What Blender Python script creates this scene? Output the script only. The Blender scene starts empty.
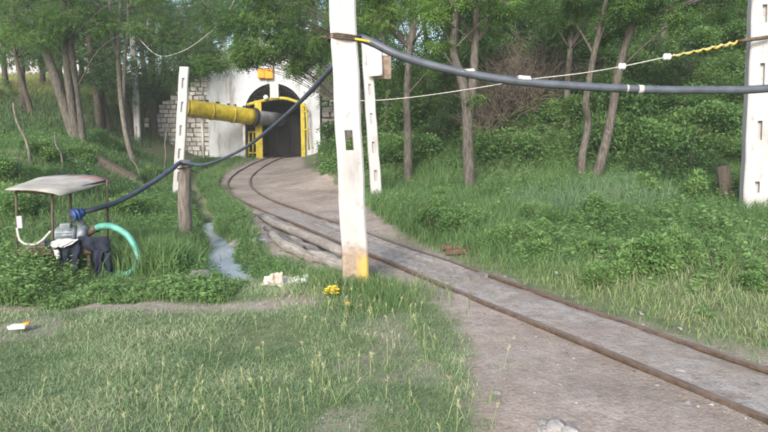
import bpy, math, random
import numpy as np
from mathutils import Vector
rnd = random.Random(7)
rng = np.random.default_rng(11)
sc = bpy.context.scene
HAZE = .0013
COL = sc.collection

# ------------------------------------------------------------------ camera
F, PITCH, CH = 580.0, math.radians(8.1), 1.6
cp, sp = math.cos(PITCH), math.sin(PITCH)
def ray(px, py):
    u, v = (px - 384) / F, (216 - py) / F
    return u, cp + v * sp, -sp + v * cp
def A(px, py, D):
    x, y, z = ray(px, py); t = D / y
    return Vector((x * t, D, CH + z * t))
cam_d = bpy.data.cameras.new('camera'); cam = bpy.data.objects.new('camera', cam_d); COL.objects.link(cam)
cam.location = (0, 0, CH); cam.rotation_euler = (math.pi / 2 - PITCH, 0, 0)
cam_d.sensor_width = 36; cam_d.lens = 36 * F / 768; cam_d.clip_end = 900; cam_d.clip_start = .05
sc.camera = cam

# ------------------------------------------------------------------ noise and terrain
TAB = np.random.default_rng(5).random((256, 256))
def vnoise(x, y):
    x = np.asarray(x, float); y = np.asarray(y, float)
    xi = np.floor(x).astype(int); yi = np.floor(y).astype(int)
    fx = x - xi; fy = y - yi; fx = fx * fx * (3 - 2 * fx); fy = fy * fy * (3 - 2 * fy)
    a = TAB[xi & 255, yi & 255]; b = TAB[(xi + 1) & 255, yi & 255]
    c = TAB[xi & 255, (yi + 1) & 255]; d = TAB[(xi + 1) & 255, (yi + 1) & 255]
    return (a * (1 - fx) + b * fx) * (1 - fy) + (c * (1 - fx) + d * fx) * fy
def fbm(x, y, o=3):
    s, a, t = 0, .5, 0
    for i in range(o):
        s = s + a * vnoise(x * 2 ** i + 17 * i, y * 2 ** i + 31 * i); t += a; a *= .5
    return s / t
def sst(a, b, x):
    t = np.clip((x - a) / (b - a), 0, 1); return t * t * (3 - 2 * t)
TY = np.array([-12, 4, 9, 12, 14, 16.5, 18.5, 21, 25, 30, 45.])
TX = np.array([10.44, 2.02, -.61, -2.19, -3.2, -4.1, -4.68, -5.12, -5.4, -5.5, -5.5])
def xc(y):
    s = 0
    for o in (-1.2, -.6, 0, .6, 1.2): s = s + np.interp(np.asarray(y, float) + o, TY, TX)
    return s / 5
def tcos(y):
    s = (xc(np.asarray(y) + .5) - xc(np.asarray(y) - .5)); return 1 / np.sqrt(1 + s * s)
def xs(y): return .07 * np.sin(np.asarray(y) * 2.3) + .035 * np.sin(np.asarray(y) * 6.1) + np.where(y < 20, -1.73 - .365 * (y - 6.5), -6.66 - .1 * (y - 20))
def offtrack(x, y): return (x - xc(y)) * tcos(y)
def softp(x): return np.where(x > 6, x, np.log1p(np.exp(np.clip(x * 2.5, -30, 30))) / 2.5)
def hill_d(x, y):
    dA = (x + 2) * .447 + (y - 17) * .894
    dB = (x + 2) * .993 + (y - 17) * .115
    return np.minimum(dA, dB)
def H(x, y):
    x = np.asarray(x, float); y = np.asarray(y, float)
    base = .36 * sst(16, 30, y)
    dr = (x - xc(y)) * tcos(y)
    bank = .075 * np.clip(dr - .6, 0, 9) * sst(1, 5, y + 0 * x)
    hd = hill_d(x, y)
    hill = np.minimum(.57 * softp(hd), 11 + .03 * np.clip(hd, 0, 120)) * (1 + .25 * (fbm(x * .35, y * .35) - .5))
    dl = xs(y) - x
    left = sst(.8, 4.0, dl) * 1.3 * sst(8, 12, y) * (1 - .75 * sst(21, 27, y) * sst(-13.5, -12, x))
    field = .17 * np.clip(softp(y - 20), 0, 24) * sst(-9.5, -14, x)
    hb = sst(30.35, 30.75, y) * 4.3 * sst(-11.9, -10.6, x) * (1 - sst(-2.5, 0, x)) + .25 * np.clip(y - 31, 0, 30) * sst(-13, -9, x)
    ditch = -np.interp(y, [8, 12], [.3, .2]) * np.exp(-((x - xs(y)) / (np.interp(y, [7, 10], [.44, .2]) * (.8 + .5 * vnoise(y * 2.1 + 3, x * .8)))) ** 2) * sst(6.0, 6.9, y) * (1 - sst(26, 28, y))
    offtrack = sst(.5, 1.6, np.abs(dr))
    n = (fbm(x * .6 + 9, y * .6) - .5) * .14 * offtrack + (fbm(x * 3, y * 3 + 4) - .5) * .035 * (.25 + .75 * offtrack)
    return base + np.maximum(np.maximum(bank + hill, left + field), hb) + ditch + n - .0
def h1(x, y): return float(H(np.array([x]), np.array([y]))[0])
TS = np.concatenate([np.linspace(1.5, 14, 1600), np.linspace(14, 70, 1600)])
def G(px, py, lift=0.0):
    x, y, z = ray(px, py)
    X, Y, Z = x * TS, y * TS, CH + z * TS
    k = np.nonzero(Z < H(X, Y))[0]
    i = k[0] if len(k) else len(TS) - 1
    return Vector((X[i], Y[i], float(H(X[i:i + 1], Y[i:i + 1])[0]) + lift))
def pdist(x, y, poly, closed=True):
    P = np.array(poly, float); Q = np.roll(P, -1, 0) if closed else P[1:]
    P0 = P if closed else P[:-1]
    d = np.full(x.shape, 1e9); ins = np.zeros(x.shape, bool)
    for (ax, ay), (bx, by) in zip(P0, Q):
        vx, vy = bx - ax, by - ay; L = vx * vx + vy * vy + 1e-12
        t = np.clip(((x - ax) * vx + (y - ay) * vy) / L, 0, 1)
        d = np.minimum(d, np.hypot(x - ax - t * vx, y - ay - t * vy))
        if closed and ay != by:
            c = ((ay > y) != (by > y)) & (x < (bx - ax) * (y - ay) / (by - ay) + ax); ins ^= c
    return np.where(ins, -d, d) if closed else d
def flat(px, py):
    x, y, z = ray(px, py); t = CH / -z; return (x * t, y * t)
DIRT = [flat(*p) for p in [(492, 620), (484, 470), (478, 432), (470, 390), (466, 345), (452, 325), (430, 306), (400, 293), (384, 288),
        (350, 284), (318, 268), (290, 256), (262, 246), (246, 232), (244, 212), (238, 197)]]
DIRT += [(-5.55, 19.5), (-6.6, 24), (-7.2, 29.9), (-3.9, 29.9), (-3.7, 26), (-2.9, 21.5), (-1.35, 16.5), (-.55, 13.2), (-.2, 11.2)]
DIRT += [flat(*p) for p in [(404, 236), (432, 249), (470, 269), (582, 313), (690, 354), (768, 388), (900, 450), (1400, 640), (1400, 1200), (700, 1200)]]
PATHL = [flat(*p) for p in [(-260, 300), (-60, 303), (60, 306), (160, 307), (250, 306), (330, 300), (385, 292)]]
SOIL = G(118, 172)
def dirt_mask(x, y):
    n = (fbm(x * 2.2, y * 2.2) - .5) * .55 + (fbm(x * 9, y * 9) - .5) * .22
    m = 1 - sst(-.12, .14, pdist(x, y, DIRT) + n * np.clip(.5 + (y - 3) * .06, .4, 1.2) * np.where(x > xc(y) + .3, .55, 1.))
    m2 = (1 - sst(.05, .30, pdist(x, y, PATHL, False) + n * .5)) * .9
    m3 = (sst(.62, .74, fbm(x * 1.3 + 40, y * 1.3 + 7)) * .55) * (1 - sst(6, 7, y))
    dr_ = (x - xc(y)) * tcos(y)
    m5 = (1 - sst(.42, .42 + .75 * (1 - sst(3.4, 5.2, y)) + .06, dr_ + n * .7)) * (dr_ > .2) * (y < 9) * .85
    m4 = (1 - sst(.5, 1.3, np.hypot((x - SOIL.x) * .7, (y - SOIL.y) * .36) + n))
    return np.maximum.reduce([m, m2, m3, m4, m5])

# ------------------------------------------------------------------ mesh builder
class MB:
    def __init__(s): s.v = []; s.f = []; s.t = []; s.n = 0; s.m = []
    def add(s, v, f, tint=.5, mi=0):
        v = np.asarray(v, float).reshape(-1, 3); f = np.asarray(f, int)
        s.v.append(v); s.f.append(f + s.n); s.m.append(np.full(len(f), mi))
        s.t.append(np.broadcast_to(np.asarray(tint, float), (len(v),)) if np.ndim(tint) < 1 or len(tint) == len(v) else np.asarray(tint)); s.n += len(v)
    def box(s, c, d, rz=0, tint=.5, jit=0, mi=0, rot=None):
        x, y, z = [q / 2 for q in d]
        v = np.array([(-x, -y, -z), (x, -y, -z), (x, y, -z), (-x, y, -z), (-x, -y, z), (x, -y, z), (x, y, z), (-x, y, z)])
        if jit: v = v + rng.uniform(-jit, jit, v.shape)
        if rot is not None: v = v @ np.array(rot.to_matrix()).T
        a, b = math.cos(rz), math.sin(rz)
        v = np.stack([v[:, 0] * a - v[:, 1] * b, v[:, 0] * b + v[:, 1] * a, v[:, 2]], 1) + np.array(c)
        s.add(v, [(0, 3, 2, 1), (4, 5, 6, 7), (0, 1, 5, 4), (1, 2, 6, 5), (2, 3, 7, 6), (3, 0, 4, 7)], tint, mi)
    def tube(s, pts, rad, n=8, tint=.5, cap=True, mi=0, wob=0):
        P = np.array([tuple(p) for p in pts], float); m = len(P)
        R = np.broadcast_to(np.asarray(rad, float), (m,)) if np.ndim(rad) == 0 else np.interp(np.linspace(0, 1, m), np.linspace(0, 1, len(rad)), rad)
        T = np.gradient(P, axis=0); T /= np.linalg.norm(T, axis=1)[:, None] + 1e-12
        ref = np.array([0, 0, 1.]) if abs(T[0, 2]) < .8 else np.array([0, 1., 0])
        N = np.zeros_like(P); prev = ref
        for i in range(m):
            q = prev - T[i] * prev.dot(T[i]); L = np.linalg.norm(q)
            if L < 1e-6: q = np.array([1., 0, 0]) - T[i] * T[i, 0]; L = np.linalg.norm(q)
            N[i] = q / L; prev = N[i]
        B = np.cross(T, N); a = np.arange(n) * 2 * math.pi / n
        rr = R[:, None] * (1 + (rng.uniform(-wob, wob, (m, n)) if wob else 0))
        V = P[:, None] + rr[..., None] * (np.cos(a)[None, :, None] * N[:, None] + np.sin(a)[None, :, None] * B[:, None])
        i = np.arange(m - 1)[:, None] * n; j = np.arange(n)[None]; k = (j + 1) % n
        fq = np.stack([i + j, i + k, i + n + k, i + n + j], -1).reshape(-1, 4)
        base = s.n
        s.add(V.reshape(-1, 3), fq, tint, mi)
        if cap:
            s.v.append(np.array([P[0], P[-1]])); s.t.append(np.full(2, tint if np.ndim(tint) == 0 else .5)); c0 = s.n; s.n += 2
            e = (m - 1) * n
            s.f.append(np.array([(base + (q + 1) % n, base + q, c0) for q in range(n)])); s.m.append(np.full(n, mi))
            s.f.append(np.array([(base + e + q, base + e + (q + 1) % n, c0 + 1) for q in range(n)])); s.m.append(np.full(n, mi))
    def grid(s, V, tint=.5, mi=0, flip=False):
        V = np.asarray(V, float); m, n = V.shape[:2]
        i = np.arange(m - 1)[:, None] * n; j = np.arange(n - 1)[None]
        f = np.stack([i + j, i + j + 1, i + n + j + 1, i + n + j], -1).reshape(-1, 4)
        s.add(V.reshape(-1, 3), f[:, ::-1] if flip else f, tint, mi)
    def data(s, name, mats, smooth=False, origin=None):
        me = bpy.data.meshes.new(name)
        V = np.concatenate(s.v)
        if origin is not None: V = V - np.array(tuple(origin))
        T = np.concatenate([np.asarray(t) for t in s.t])
        lt = np.concatenate([np.full(len(f), f.shape[1]) for f in s.f if len(f)]); ls = np.concatenate([[0], np.cumsum(lt)[:-1]])
        lv = np.concatenate([f.ravel() for f in s.f if len(f)])
        me.vertices.add(len(V)); me.vertices.foreach_set('co', V.ravel().astype(np.float32))
        me.loops.add(len(lv)); me.loops.foreach_set('vertex_index', lv.astype(np.int32))
        me.polygons.add(len(lt)); me.polygons.foreach_set('loop_start', ls.astype(np.int32)); me.polygons.foreach_set('loop_total', lt.astype(np.int32))
        mats = mats if isinstance(mats, (list, tuple)) else [mats]
        for m in mats: me.materials.append(m)
        me.polygons.foreach_set('material_index', np.concatenate([q for q, f in zip(s.m, s.f) if len(f)]).astype(np.int32))
        me.polygons.foreach_set('use_smooth', np.full(len(lt), bool(smooth)))
        at = me.attributes.new('tint', 'FLOAT', 'POINT'); at.data.foreach_set('value', T.astype(np.float32))
        me.update(calc_edges=True)
        return me
    def build(s, name, mats, parent=None, smooth=False, origin=None):
        if origin is None and parent is not None: origin = parent.location
        o = bpy.data.objects.new(name, s.data(name, mats, smooth, origin)); COL.objects.link(o)
        if parent is not None: o.parent = parent
        elif origin is not None: o.location = origin
        return o
def tag(o, label=None, cat=None, group=None, kind=None):
    if label: o['label'] = label
    if cat: o['category'] = cat
    if group: o['group'] = group
    if kind: o['kind'] = kind
    return o
def thing(name, label, cat, loc=(0, 0, 0), group=None):
    o = bpy.data.objects.new(name, None); COL.objects.link(o); o.location = loc; o.empty_display_size = .1
    return tag(o, label, cat, group)
def solid(o, th, off=0, bev=0):
    if th: m = o.modifiers.new('thick', 'SOLIDIFY'); m.thickness = th; m.offset = off
    if bev: b = o.modifiers.new('bevel', 'BEVEL'); b.width = bev; b.segments = 2; b.limit_method = 'ANGLE'
    return o
def curve_pts(pts, n=24):
    P = [Vector(p) for p in pts]; P = [P[0] * 2 - P[1]] + P + [P[-1] * 2 - P[-2]]; out = []
    for i in range(1, len(P) - 2):
        for k in range(n):
            t = k / n; a, b, c, d = P[i - 1:i + 3]
            out.append(.5 * ((2 * b) + (c - a) * t + (2 * a - 5 * b + 4 * c - d) * t * t + (3 * b - a - 3 * c + d) * t ** 3))
    return out + [P[-2]]

# ------------------------------------------------------------------ materials
class N:
    def __init__(s, name):
        s.m = bpy.data.materials.new(name); s.m.use_nodes = True; s.t = s.m.node_tree; s.t.nodes.clear()
        s.out = s.n('ShaderNodeOutputMaterial')
    def n(s, typ, **kw):
        o = s.t.nodes.new(typ)
        for k, v in kw.items(): setattr(o, k, v)
        return o
    def l(s, a, b): s.t.links.new(a, b)
    def coord(s, kind='Object', scale=None):
        c = s.n('ShaderNodeTexCoord').outputs[kind]
        if scale is not None:
            m = s.n('ShaderNodeMapping'); s.l(c, m.inputs[0]); m.inputs['Scale'].default_value = scale; c = m.outputs[0]
        return c
    def noise(s, sc_, det=4, vec=None, rough=.6):
        o = s.n('ShaderNodeTexNoise'); o.inputs['Scale'].default_value = sc_; o.inputs['Detail'].default_value = det; o.inputs['Roughness'].default_value = rough
        s.l(vec or s.coord(), o.inputs['Vector']); return o.outputs['Fac']
    def ramp(s, fac, stops):
        o = s.n('ShaderNodeValToRGB'); e = o.color_ramp.elements
        while len(e) < len(stops): e.new(.5)
        for q, (p, c) in zip(e, stops): q.position = p; q.color = (c, c, c, 1) if not isinstance(c, tuple) else (*c, 1)
        s.l(fac, o.inputs[0]); return o.outputs[0]
    def mix(s, fac, a, b, bt='MIX'):
        o = s.n('ShaderNodeMix', data_type='RGBA', blend_type=bt)
        for i, v in ((0, fac), (6, a), (7, b)):
            if isinstance(v, (int, float)): o.inputs[i].default_value = v
            elif isinstance(v, tuple): o.inputs[i].default_value = (*v, 1)
            else: s.l(v, o.inputs[i])
        return o.outputs[2]
    def math(s, op, a, b=0.0):
        o = s.n('ShaderNodeMath', operation=op)
        for i, v in ((0, a), (1, b)):
            if isinstance(v, (int, float)): o.inputs[i].default_value = v
            else: s.l(v, o.inputs[i])
        return o.outputs[0]
    def attr(s, name='tint'): return s.n('ShaderNodeAttribute', attribute_name=name).outputs['Fac']
    def bsdf(s, col, rough=.8, metal=0, bump=None, bs=.3, bd=.02, spec=.3):
        b = s.n('ShaderNodeBsdfPrincipled')
        for k, v in (('Base Color', col), ('Roughness', rough)):
            if isinstance(v, tuple): b.inputs[k].default_value = (*v, 1)
            elif isinstance(v, (int, float)): b.inputs[k].default_value = v
            else: s.l(v, b.inputs[k])
        b.inputs['Metallic'].default_value = metal; b.inputs['Specular IOR Level'].default_value = spec
        if bump is not None:
            q = s.n('ShaderNodeBump'); q.inputs['Strength'].default_value = bs; q.inputs['Distance'].default_value = bd
            s.l(bump, q.inputs['Height']); s.l(q.outputs[0], b.inputs['Normal'])
        return b.outputs[0]
    def done(s, sh): s.l(sh, s.out.inputs['Surface']); return s.m
def simple(name, c1, c2, scale=8, rough=.8, metal=0, bs=.3, bd=.01, det=5, stretch=None, spec=.3, tint=False):
    k = N(name); v = k.coord('Object', stretch) if stretch else None
    f = k.noise(scale, det, v)
    c = k.ramp(f, [(.32, c1), (.68, c2)])
    if tint: c = k.mix(1.0, c, k.ramp(k.attr(), [(0, .55), (1, 1.0)]), 'MULTIPLY')
    return k.done(k.bsdf(c, rough, metal, f, bs, bd, spec))
def leafmat(name, stops, transl=.35, rough=.55):
    if name.startswith('leaf') or name == 'grass_tall': stops = [(p, (c[0] * .88, c[1] * 1.02, c[2] * 1.06)) for p, c in stops]
    k = N(name); f = k.attr()
    f2 = k.math('ADD', f, k.math('MULTIPLY', k.math('SUBTRACT', k.noise(1.3, 2), .5), .35))
    c = k.ramp(f2, stops)
    b = k.bsdf(c, rough, 0, None, spec=.25)
    t = k.n('ShaderNodeBsdfTranslucent'); k.l(k.mix(.5, c, k.mix(1.0, c, (1.2, 1.25, .55), 'MULTIPLY')), t.inputs[0])
    m = k.n('ShaderNodeMixShader'); m.inputs[0].default_value = transl; k.l(b, m.inputs[1]); k.l(t.outputs[0], m.inputs[2])
    return k.done(m.outputs[0])
M = {}
M['leaf'] = leafmat('leaf_robinia', [(0, (.04, .085, .026)), (.5, (.085, .155, .04)), (1, (.18, .27, .06))], .42)
M['leaf_dark'] = leafmat('leaf_dark', [(0, (.035, .07, .028)), (.5, (.065, .12, .042)), (1, (.12, .19, .06))], .4)
M['leaf_bush'] = leafmat('leaf_bush', [(0, (.075, .14, .05)), (.5, (.14, .23, .075)), (1, (.24, .325, .11))], .45)
M['leaf_weed'] = leafmat('leaf_weed', [(0, (.06, .12, .038)), (.5, (.11, .195, .06)), (1, (.2, .285, .1))])
M['grass'] = leafmat('grass_blade', [(0, (.118, .205, .095)), (.4, (.215, .31, .165)), (.75, (.335, .4, .25)), (1, (.5, .49, .36))], .3, .6)
M['grass_tall'] = leafmat('grass_tall', [(0, (.07, .135, .042)), (.5, (.135, .21, .075)), (.8, (.22, .27, .11)), (1, (.36, .33, .19))], .3, .6)
M['grass_blue'] = leafmat('grass_bluish', [(0, (.07, .14, .08)), (.5, (.13, .22, .13)), (1, (.22, .3, .17))], .3, .6)
M['ear'] = leafmat('barley_ear', [(0, (.28, .32, .15)), (.5, (.44, .45, .27)), (1, (.6, .56, .38))], .3, .7)
M['bark'] = simple('bark', (.038, .035, .03), (.14, .13, .113), 24, .9, stretch=(1, 1, .22), bs=1, bd=.03, det=8)
M['bark_pale'] = simple('bark_pale', (.075, .068, .058), (.2, .187, .162), 24, .9, stretch=(1, 1, .3), bs=.9, bd=.02, det=8)
M['bark_dark'] = simple('bark_dark', (.035, .03, .026), (.09, .075, .06), 14, .9, stretch=(1, 1, .25), bs=.8, bd=.03)
M['twig'] = simple('dry_twig', (.11, .09, .075), (.24, .2, .17), 6, .9)
def logmat():
    k = N('old_log'); m1 = k.n('ShaderNodeMapping'); m1.inputs['Rotation'].default_value = (0, 0, math.radians(-35)); k.l(k.coord(), m1.inputs[0])
    m2 = k.n('ShaderNodeMapping'); m2.inputs['Scale'].default_value = (1, .06, 1); k.l(m1.outputs[0], m2.inputs[0])
    f = k.noise(38, 6, m2.outputs[0], .65); g = k.noise(4, 5)
    c = k.mix(k.ramp(g, [(.35, 0.), (.7, 1.)]), k.ramp(f, [(.3, (.1, .09, .08)), (.7, (.25, .232, .21))]), k.ramp(f, [(.3, (.16, .15, .138)), (.7, (.36, .345, .325))]))
    c = k.mix(1.0, c, k.ramp(k.attr(), [(0, .55), (1, 1.0)]), 'MULTIPLY')
    return k.done(k.bsdf(c, .9, 0, f, .8, .012))
M['log_wood'] = logmat()
M['wood_grey'] = simple('weathered_wood', (.09, .078, .066), (.26, .235, .205), 10, .9, stretch=(3, 3, .5), bs=.7, bd=.015, tint=True)
M['plank'] = simple('weathered_plank', (.15, .14, .13), (.34, .325, .31), 9, .9, stretch=(1, 1, 1), bs=.5, bd=.01, tint=True)
def railmat():
    k = N('worn_rail'); f = k.noise(20, 6, None, .7); g = k.n('ShaderNodeNewGeometry'); x = k.n('ShaderNodeSeparateXYZ'); k.l(g.outputs['Normal'], x.inputs[0])
    c = k.ramp(f, [(.3, (.05, .036, .028)), (.7, (.15, .11, .082))]); top = k.math('MULTIPLY', k.ramp(x.outputs[2], [(.9, 0.), (.97, 1.)]), k.ramp(k.noise(3, 6), [(.35, .15), (.65, .8)]))
    return k.done(k.bsdf(k.mix(top, c, (.2, .175, .155)), k.math('SUBTRACT', .8, k.math('MULTIPLY', top, .3)), .2, f, .5, .004))
M['rail'] = railmat()
M['rust'] = simple('rusty_rail', (.055, .042, .034), (.13, .1, .078), 22, .75, .2, bs=.4, bd=.004)
M['rust_red'] = simple('rust_red', (.06, .04, .03), (.14, .09, .065), 14, .85, .1)
M['dark_steel'] = simple('dark_steel', (.02, .02, .02), (.06, .058, .055), 14, .6, .4)
M['hose'] = simple('hose_slate_blue', (.045, .055, .072), (.08, .097, .122), 9, .5, spec=.45, bs=.15, bd=.003)
M['hose_dark'] = simple('hose_dark_blue', (.035, .045, .065), (.06, .075, .105), 9, .5)
M['teal'] = simple('teal_hose', (.04, .19, .15), (.12, .36, .3), 7, .5, spec=.45)
M['navy'] = simple('navy_cloth', (.008, .011, .022), (.022, .028, .048), 10, .95, bs=.4, bd=.02)
M['litter'] = simple('faded_litter', (.2, .2, .2), (.42, .42, .42), 14, .7)
M['white_cloth'] = simple('white_cloth', (.42, .41, .4), (.64, .63, .62), 9, .9, bs=.4, bd=.02)
M['sack'] = simple('dirty_white_sack', (.34, .28, .235), (.6, .55, .5), 7, .9, bs=.5, bd=.02)
M['motor'] = simple('motor_paint', (.1, .125, .145), (.27, .31, .34), 16, .55, .2)
M['blue'] = simple('blue_paint', (.02, .06, .2), (.05, .12, .34), 9, .45)
M['sheet'] = simple('canopy_sheet', (.23, .225, .2), (.37, .36, .33), 5, .7, .1)
M['sheet_red'] = simple('canopy_rust', (.2, .11, .095), (.36, .29, .26), 5, .8)
M['yellow'] = simple('yellow_duct_paint', (.3, .225, .012), (.56, .45, .03), 3.5, .45, spec=.5)
M['yellow_dirty'] = simple('yellow_frame_paint', (.3, .23, .02), (.55, .45, .05), 7, .6)
M['orange'] = simple('orange_plastic', (.6, .2, .01), (.85, .34, .02), 8, .4)
M['duct_grey'] = simple('grey_canvas_tube', (.25, .26, .28), (.4, .41, .43), 9, .8)
M['black_rubber'] = simple('black_rubber', (.012, .012, .012), (.03, .03, .03), 9, .7)
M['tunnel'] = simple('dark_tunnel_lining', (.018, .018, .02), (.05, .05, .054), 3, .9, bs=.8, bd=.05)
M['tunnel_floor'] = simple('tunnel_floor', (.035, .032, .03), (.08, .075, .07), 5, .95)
M['stone'] = simple('grey_stone', (.17, .17, .175), (.4, .395, .385), 7, .9, bs=.7, bd=.03, tint=True)
M['block'] = simple('limestone_block', (.44, .43, .41), (.74, .73, .71), 3.5, .9, bs=.6, bd=.03, tint=True)
M['mortar'] = simple('dark_mortar', (.1, .095, .085), (.2, .19, .17), 9, .95)
M['wire'] = simple('pale_wire', (.3, .29, .28), (.5, .49, .47), 20, .6)
M['wire_yellow'] = simple('yellow_cord', (.5, .32, .03), (.72, .5, .06), 30, .7)
M['white_plastic'] = simple('white_plastic', (.66, .67, .68), (.85, .85, .85), 6, .5)
M['box_grey'] = simple('pale_box', (.42, .41, .38), (.6, .59, .56), 5, .7)
M['brown_board'] = simple('brown_board', (.12, .09, .07), (.25, .2, .16), 9, .85)
M['petal'] = simple('yellow_petal', (.75, .5, .01), (.9, .68, .03), 30, .6)
M['petal_orange'] = simple('orange_petal', (.65, .33, .03), (.8, .45, .05), 30, .6)
M['house'] = simple('grey_render', (.34, .35, .36), (.5, .51, .52), 1.5, .9)
M['glass_dark'] = simple('dark_window', (.03, .035, .04), (.06, .065, .07), 2, .25)
M['field'] = leafmat('field_grass', [(0, (.05, .1, .035)), (.5, (.12, .18, .06)), (1, (.36, .36, .13))], .2, .7)

def painted_concrete(name, bare_z=None, yellow=False):
    k = N(name); co = k.coord('Object')
    big = k.noise(2.2, 5, k.coord('Object', (1.5, 1.5, .5))); fine = k.noise(24, 5)
    white = k.ramp(big, [(.25, (.26, .26, .265)), (.42, (.39, .39, .395)), (.8, (.47, .47, .475))])
    chip = k.ramp(k.noise(7, 8, k.coord('Object', (1.2, 1.2, .55)), .7), [(.62, 0.), (.66, 1.)])
    bare = k.ramp(fine, [(.3, (.2, .155, .12)), (.7, (.34, .275, .22))])
    c = k.mix(chip, white, k.ramp(fine, [(.3, (.3, .28, .26)), (.7, (.45, .43, .4))]))
    drip = k.ramp(k.noise(5, 4, k.coord('Object', (6, 6, .25))), [(.54, 0.), (.72, .55)])
    c = k.mix(drip, c, (.36, .33, .3))
    xyz = k.n('ShaderNodeSeparateXYZ'); k.l(co, xyz.inputs[0])
    if bare_z is not None:
        zz = k.math('ADD', xyz.outputs[2], k.math('MULTIPLY', k.math('SUBTRACT', k.noise(6, 5), .5), .28))
        m = k.ramp(k.math('DIVIDE', zz, bare_z * 2), [(.42, 1.), (.58, 0.)])
        c = k.mix(m, c, bare)
        if yellow:
            ex = k.math('ADD', xyz.outputs[0], k.math('MULTIPLY', k.math('SUBTRACT', k.noise(7, 6, k.coord('Object', (1, 1, .4)), .7), .5), .22))
            a = k.ramp(ex, [(.0, 0.), (.07, 1.)]); b = k.ramp(k.math('DIVIDE', zz, .6), [(.5, 1.), (.66, 0.)])
            c = k.mix(k.math('MULTIPLY', k.math('MULTIPLY', a, b), .7), c, (.5, .36, .06))
    return k.done(k.bsdf(c, .85, 0, k.math('ADD', fine, k.math('MULTIPLY', chip, -1.5)), .5, .01))
M['pole'] = painted_concrete('whitewashed_pole')
M['pole_main'] = painted_concrete('whitewashed_pole_with_bare_foot', .43, True)
def plaster():
    k = N('whitewashed_plaster'); big = k.noise(.7, 6); fine = k.noise(9, 5)
    c = k.ramp(big, [(.3, (.4, .43, .475)), (.55, (.54, .57, .61)), (.8, (.6, .625, .655))])
    st = k.ramp(k.noise(1.6, 6, k.coord('Object', (1.6, 1, .3))), [(.5, 0.), (.66, .75)])
    c = k.mix(st, c, (.22, .215, .2))
    return k.done(k.bsdf(c, .9, 0, fine, .5, .03))
M['plaster'] = plaster()
def paper():
    k = N('printed_paper'); w = k.n('ShaderNodeTexWave', wave_type='BANDS', bands_direction='Z'); k.l(k.coord('Object'), w.inputs[0])
    w.inputs['Scale'].default_value = 4.2; w.inputs['Distortion'].default_value = 0
    br = k.ramp(k.noise(26, 2, k.coord('Object', (1, 1, .01))), [(.45, 0.), (.5, 1.)])
    f = k.math('MULTIPLY', k.ramp(w.outputs['Fac'], [(.72, 0.), (.8, .35)]), br)
    return k.done(k.bsdf(k.mix(f, (.78, .77, .78), (.5, .4, .42)), .8))
M['paper'] = paper()
def water():
    k = N('milky_water'); f = k.noise(3, 5, k.coord('Object', (1.6, .5, 1)))
    c = k.ramp(f, [(.3, (.2, .26, .33)), (.65, (.42, .48, .56))])
    return k.done(k.bsdf(c, .16, 0, k.noise(9, 2), .08, .02, .6))
M['water'] = water()
def ground():
    k = N('ground_earth_and_grass'); co = k.coord('Object')
    n1, n2, n3 = k.noise(1.1, 6), k.noise(7, 6), k.noise(45, 5)
    vor = k.n('ShaderNodeTexVoronoi'); vor.inputs['Scale'].default_value = 30; k.l(co, vor.inputs['Vector'])
    under = k.ramp(n2, [(.3, (.08, .105, .052)), (.7, (.17, .19, .11))])
    dirt = k.mix(k.ramp(n1, [(.35, 0.), (.65, 1.)]), (.25, .212, .184), (.335, .298, .268))
    dirt = k.mix(k.ramp(n2, [(.42, 0.), (.7, .75)]), dirt, (.205, .173, .15))
    dirt = k.mix(k.ramp(k.noise(3.1, 7), [(.56, 0.), (.66, .55)]), dirt, (.3, .28, .262))
    dirt = k.mix(k.ramp(k.noise(.9, 8, None, .7), [(.5, 0.), (.62, .5)]), dirt, (.15, .122, .1))
    dirt = k.mix(k.ramp(k.noise(15, 6, None, .7), [(.58, 0.), (.66, .6)]), dirt, (.16, .135, .115))
    panel = k.ramp(n2, [(.3, (.2, .186, .172)), (.5, (.275, .262, .248)), (.72, (.34, .328, .312))])
    panel = k.mix(k.ramp(k.noise(2.3, 7), [(.52, 0.), (.62, .6)]), panel, (.2, .17, .148))
    panel = k.mix(k.ramp(k.noise(12, 7, None, .7), [(.56, 0.), (.64, .7)]), panel, (.15, .13, .115))
    panel = k.mix(k.ramp(k.noise(1.2, 7, None, .65), [(.5, 0.), (.6, .55)]), panel, (.235, .185, .15))
    peb = k.ramp(vor.outputs['Distance'], [(.1, 1.), (.22, 0.)])
    sel = k.ramp(vor.outputs['Color'], [(.66, 0.), (.7, .8)])
    pm = k.math('MULTIPLY', peb, sel)
    soil = k.ramp(n2, [(.3, (.17, .12, .085)), (.7, (.33, .25, .19))])
    fine = k.ramp(n3, [(.3, .72), (.7, 1.12)])
    d = k.mix(pm, dirt, (.42, .4, .375))
    c = k.mix(k.attr('dirt'), under, d)
    c = k.mix(k.attr('panel'), c, panel)
    c = k.mix(k.attr('soil'), c, soil)
    c = k.mix(1.0, c, fine, 'MULTIPLY')
    hgt = k.math('ADD', k.math('ADD', n2, k.math('MULTIPLY', n3, .5)), k.math('MULTIPLY', pm, .5))
    return k.done(k.bsdf(c, .95, 0, hgt, .7, .03, .15))
M['ground'] = ground()

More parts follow.
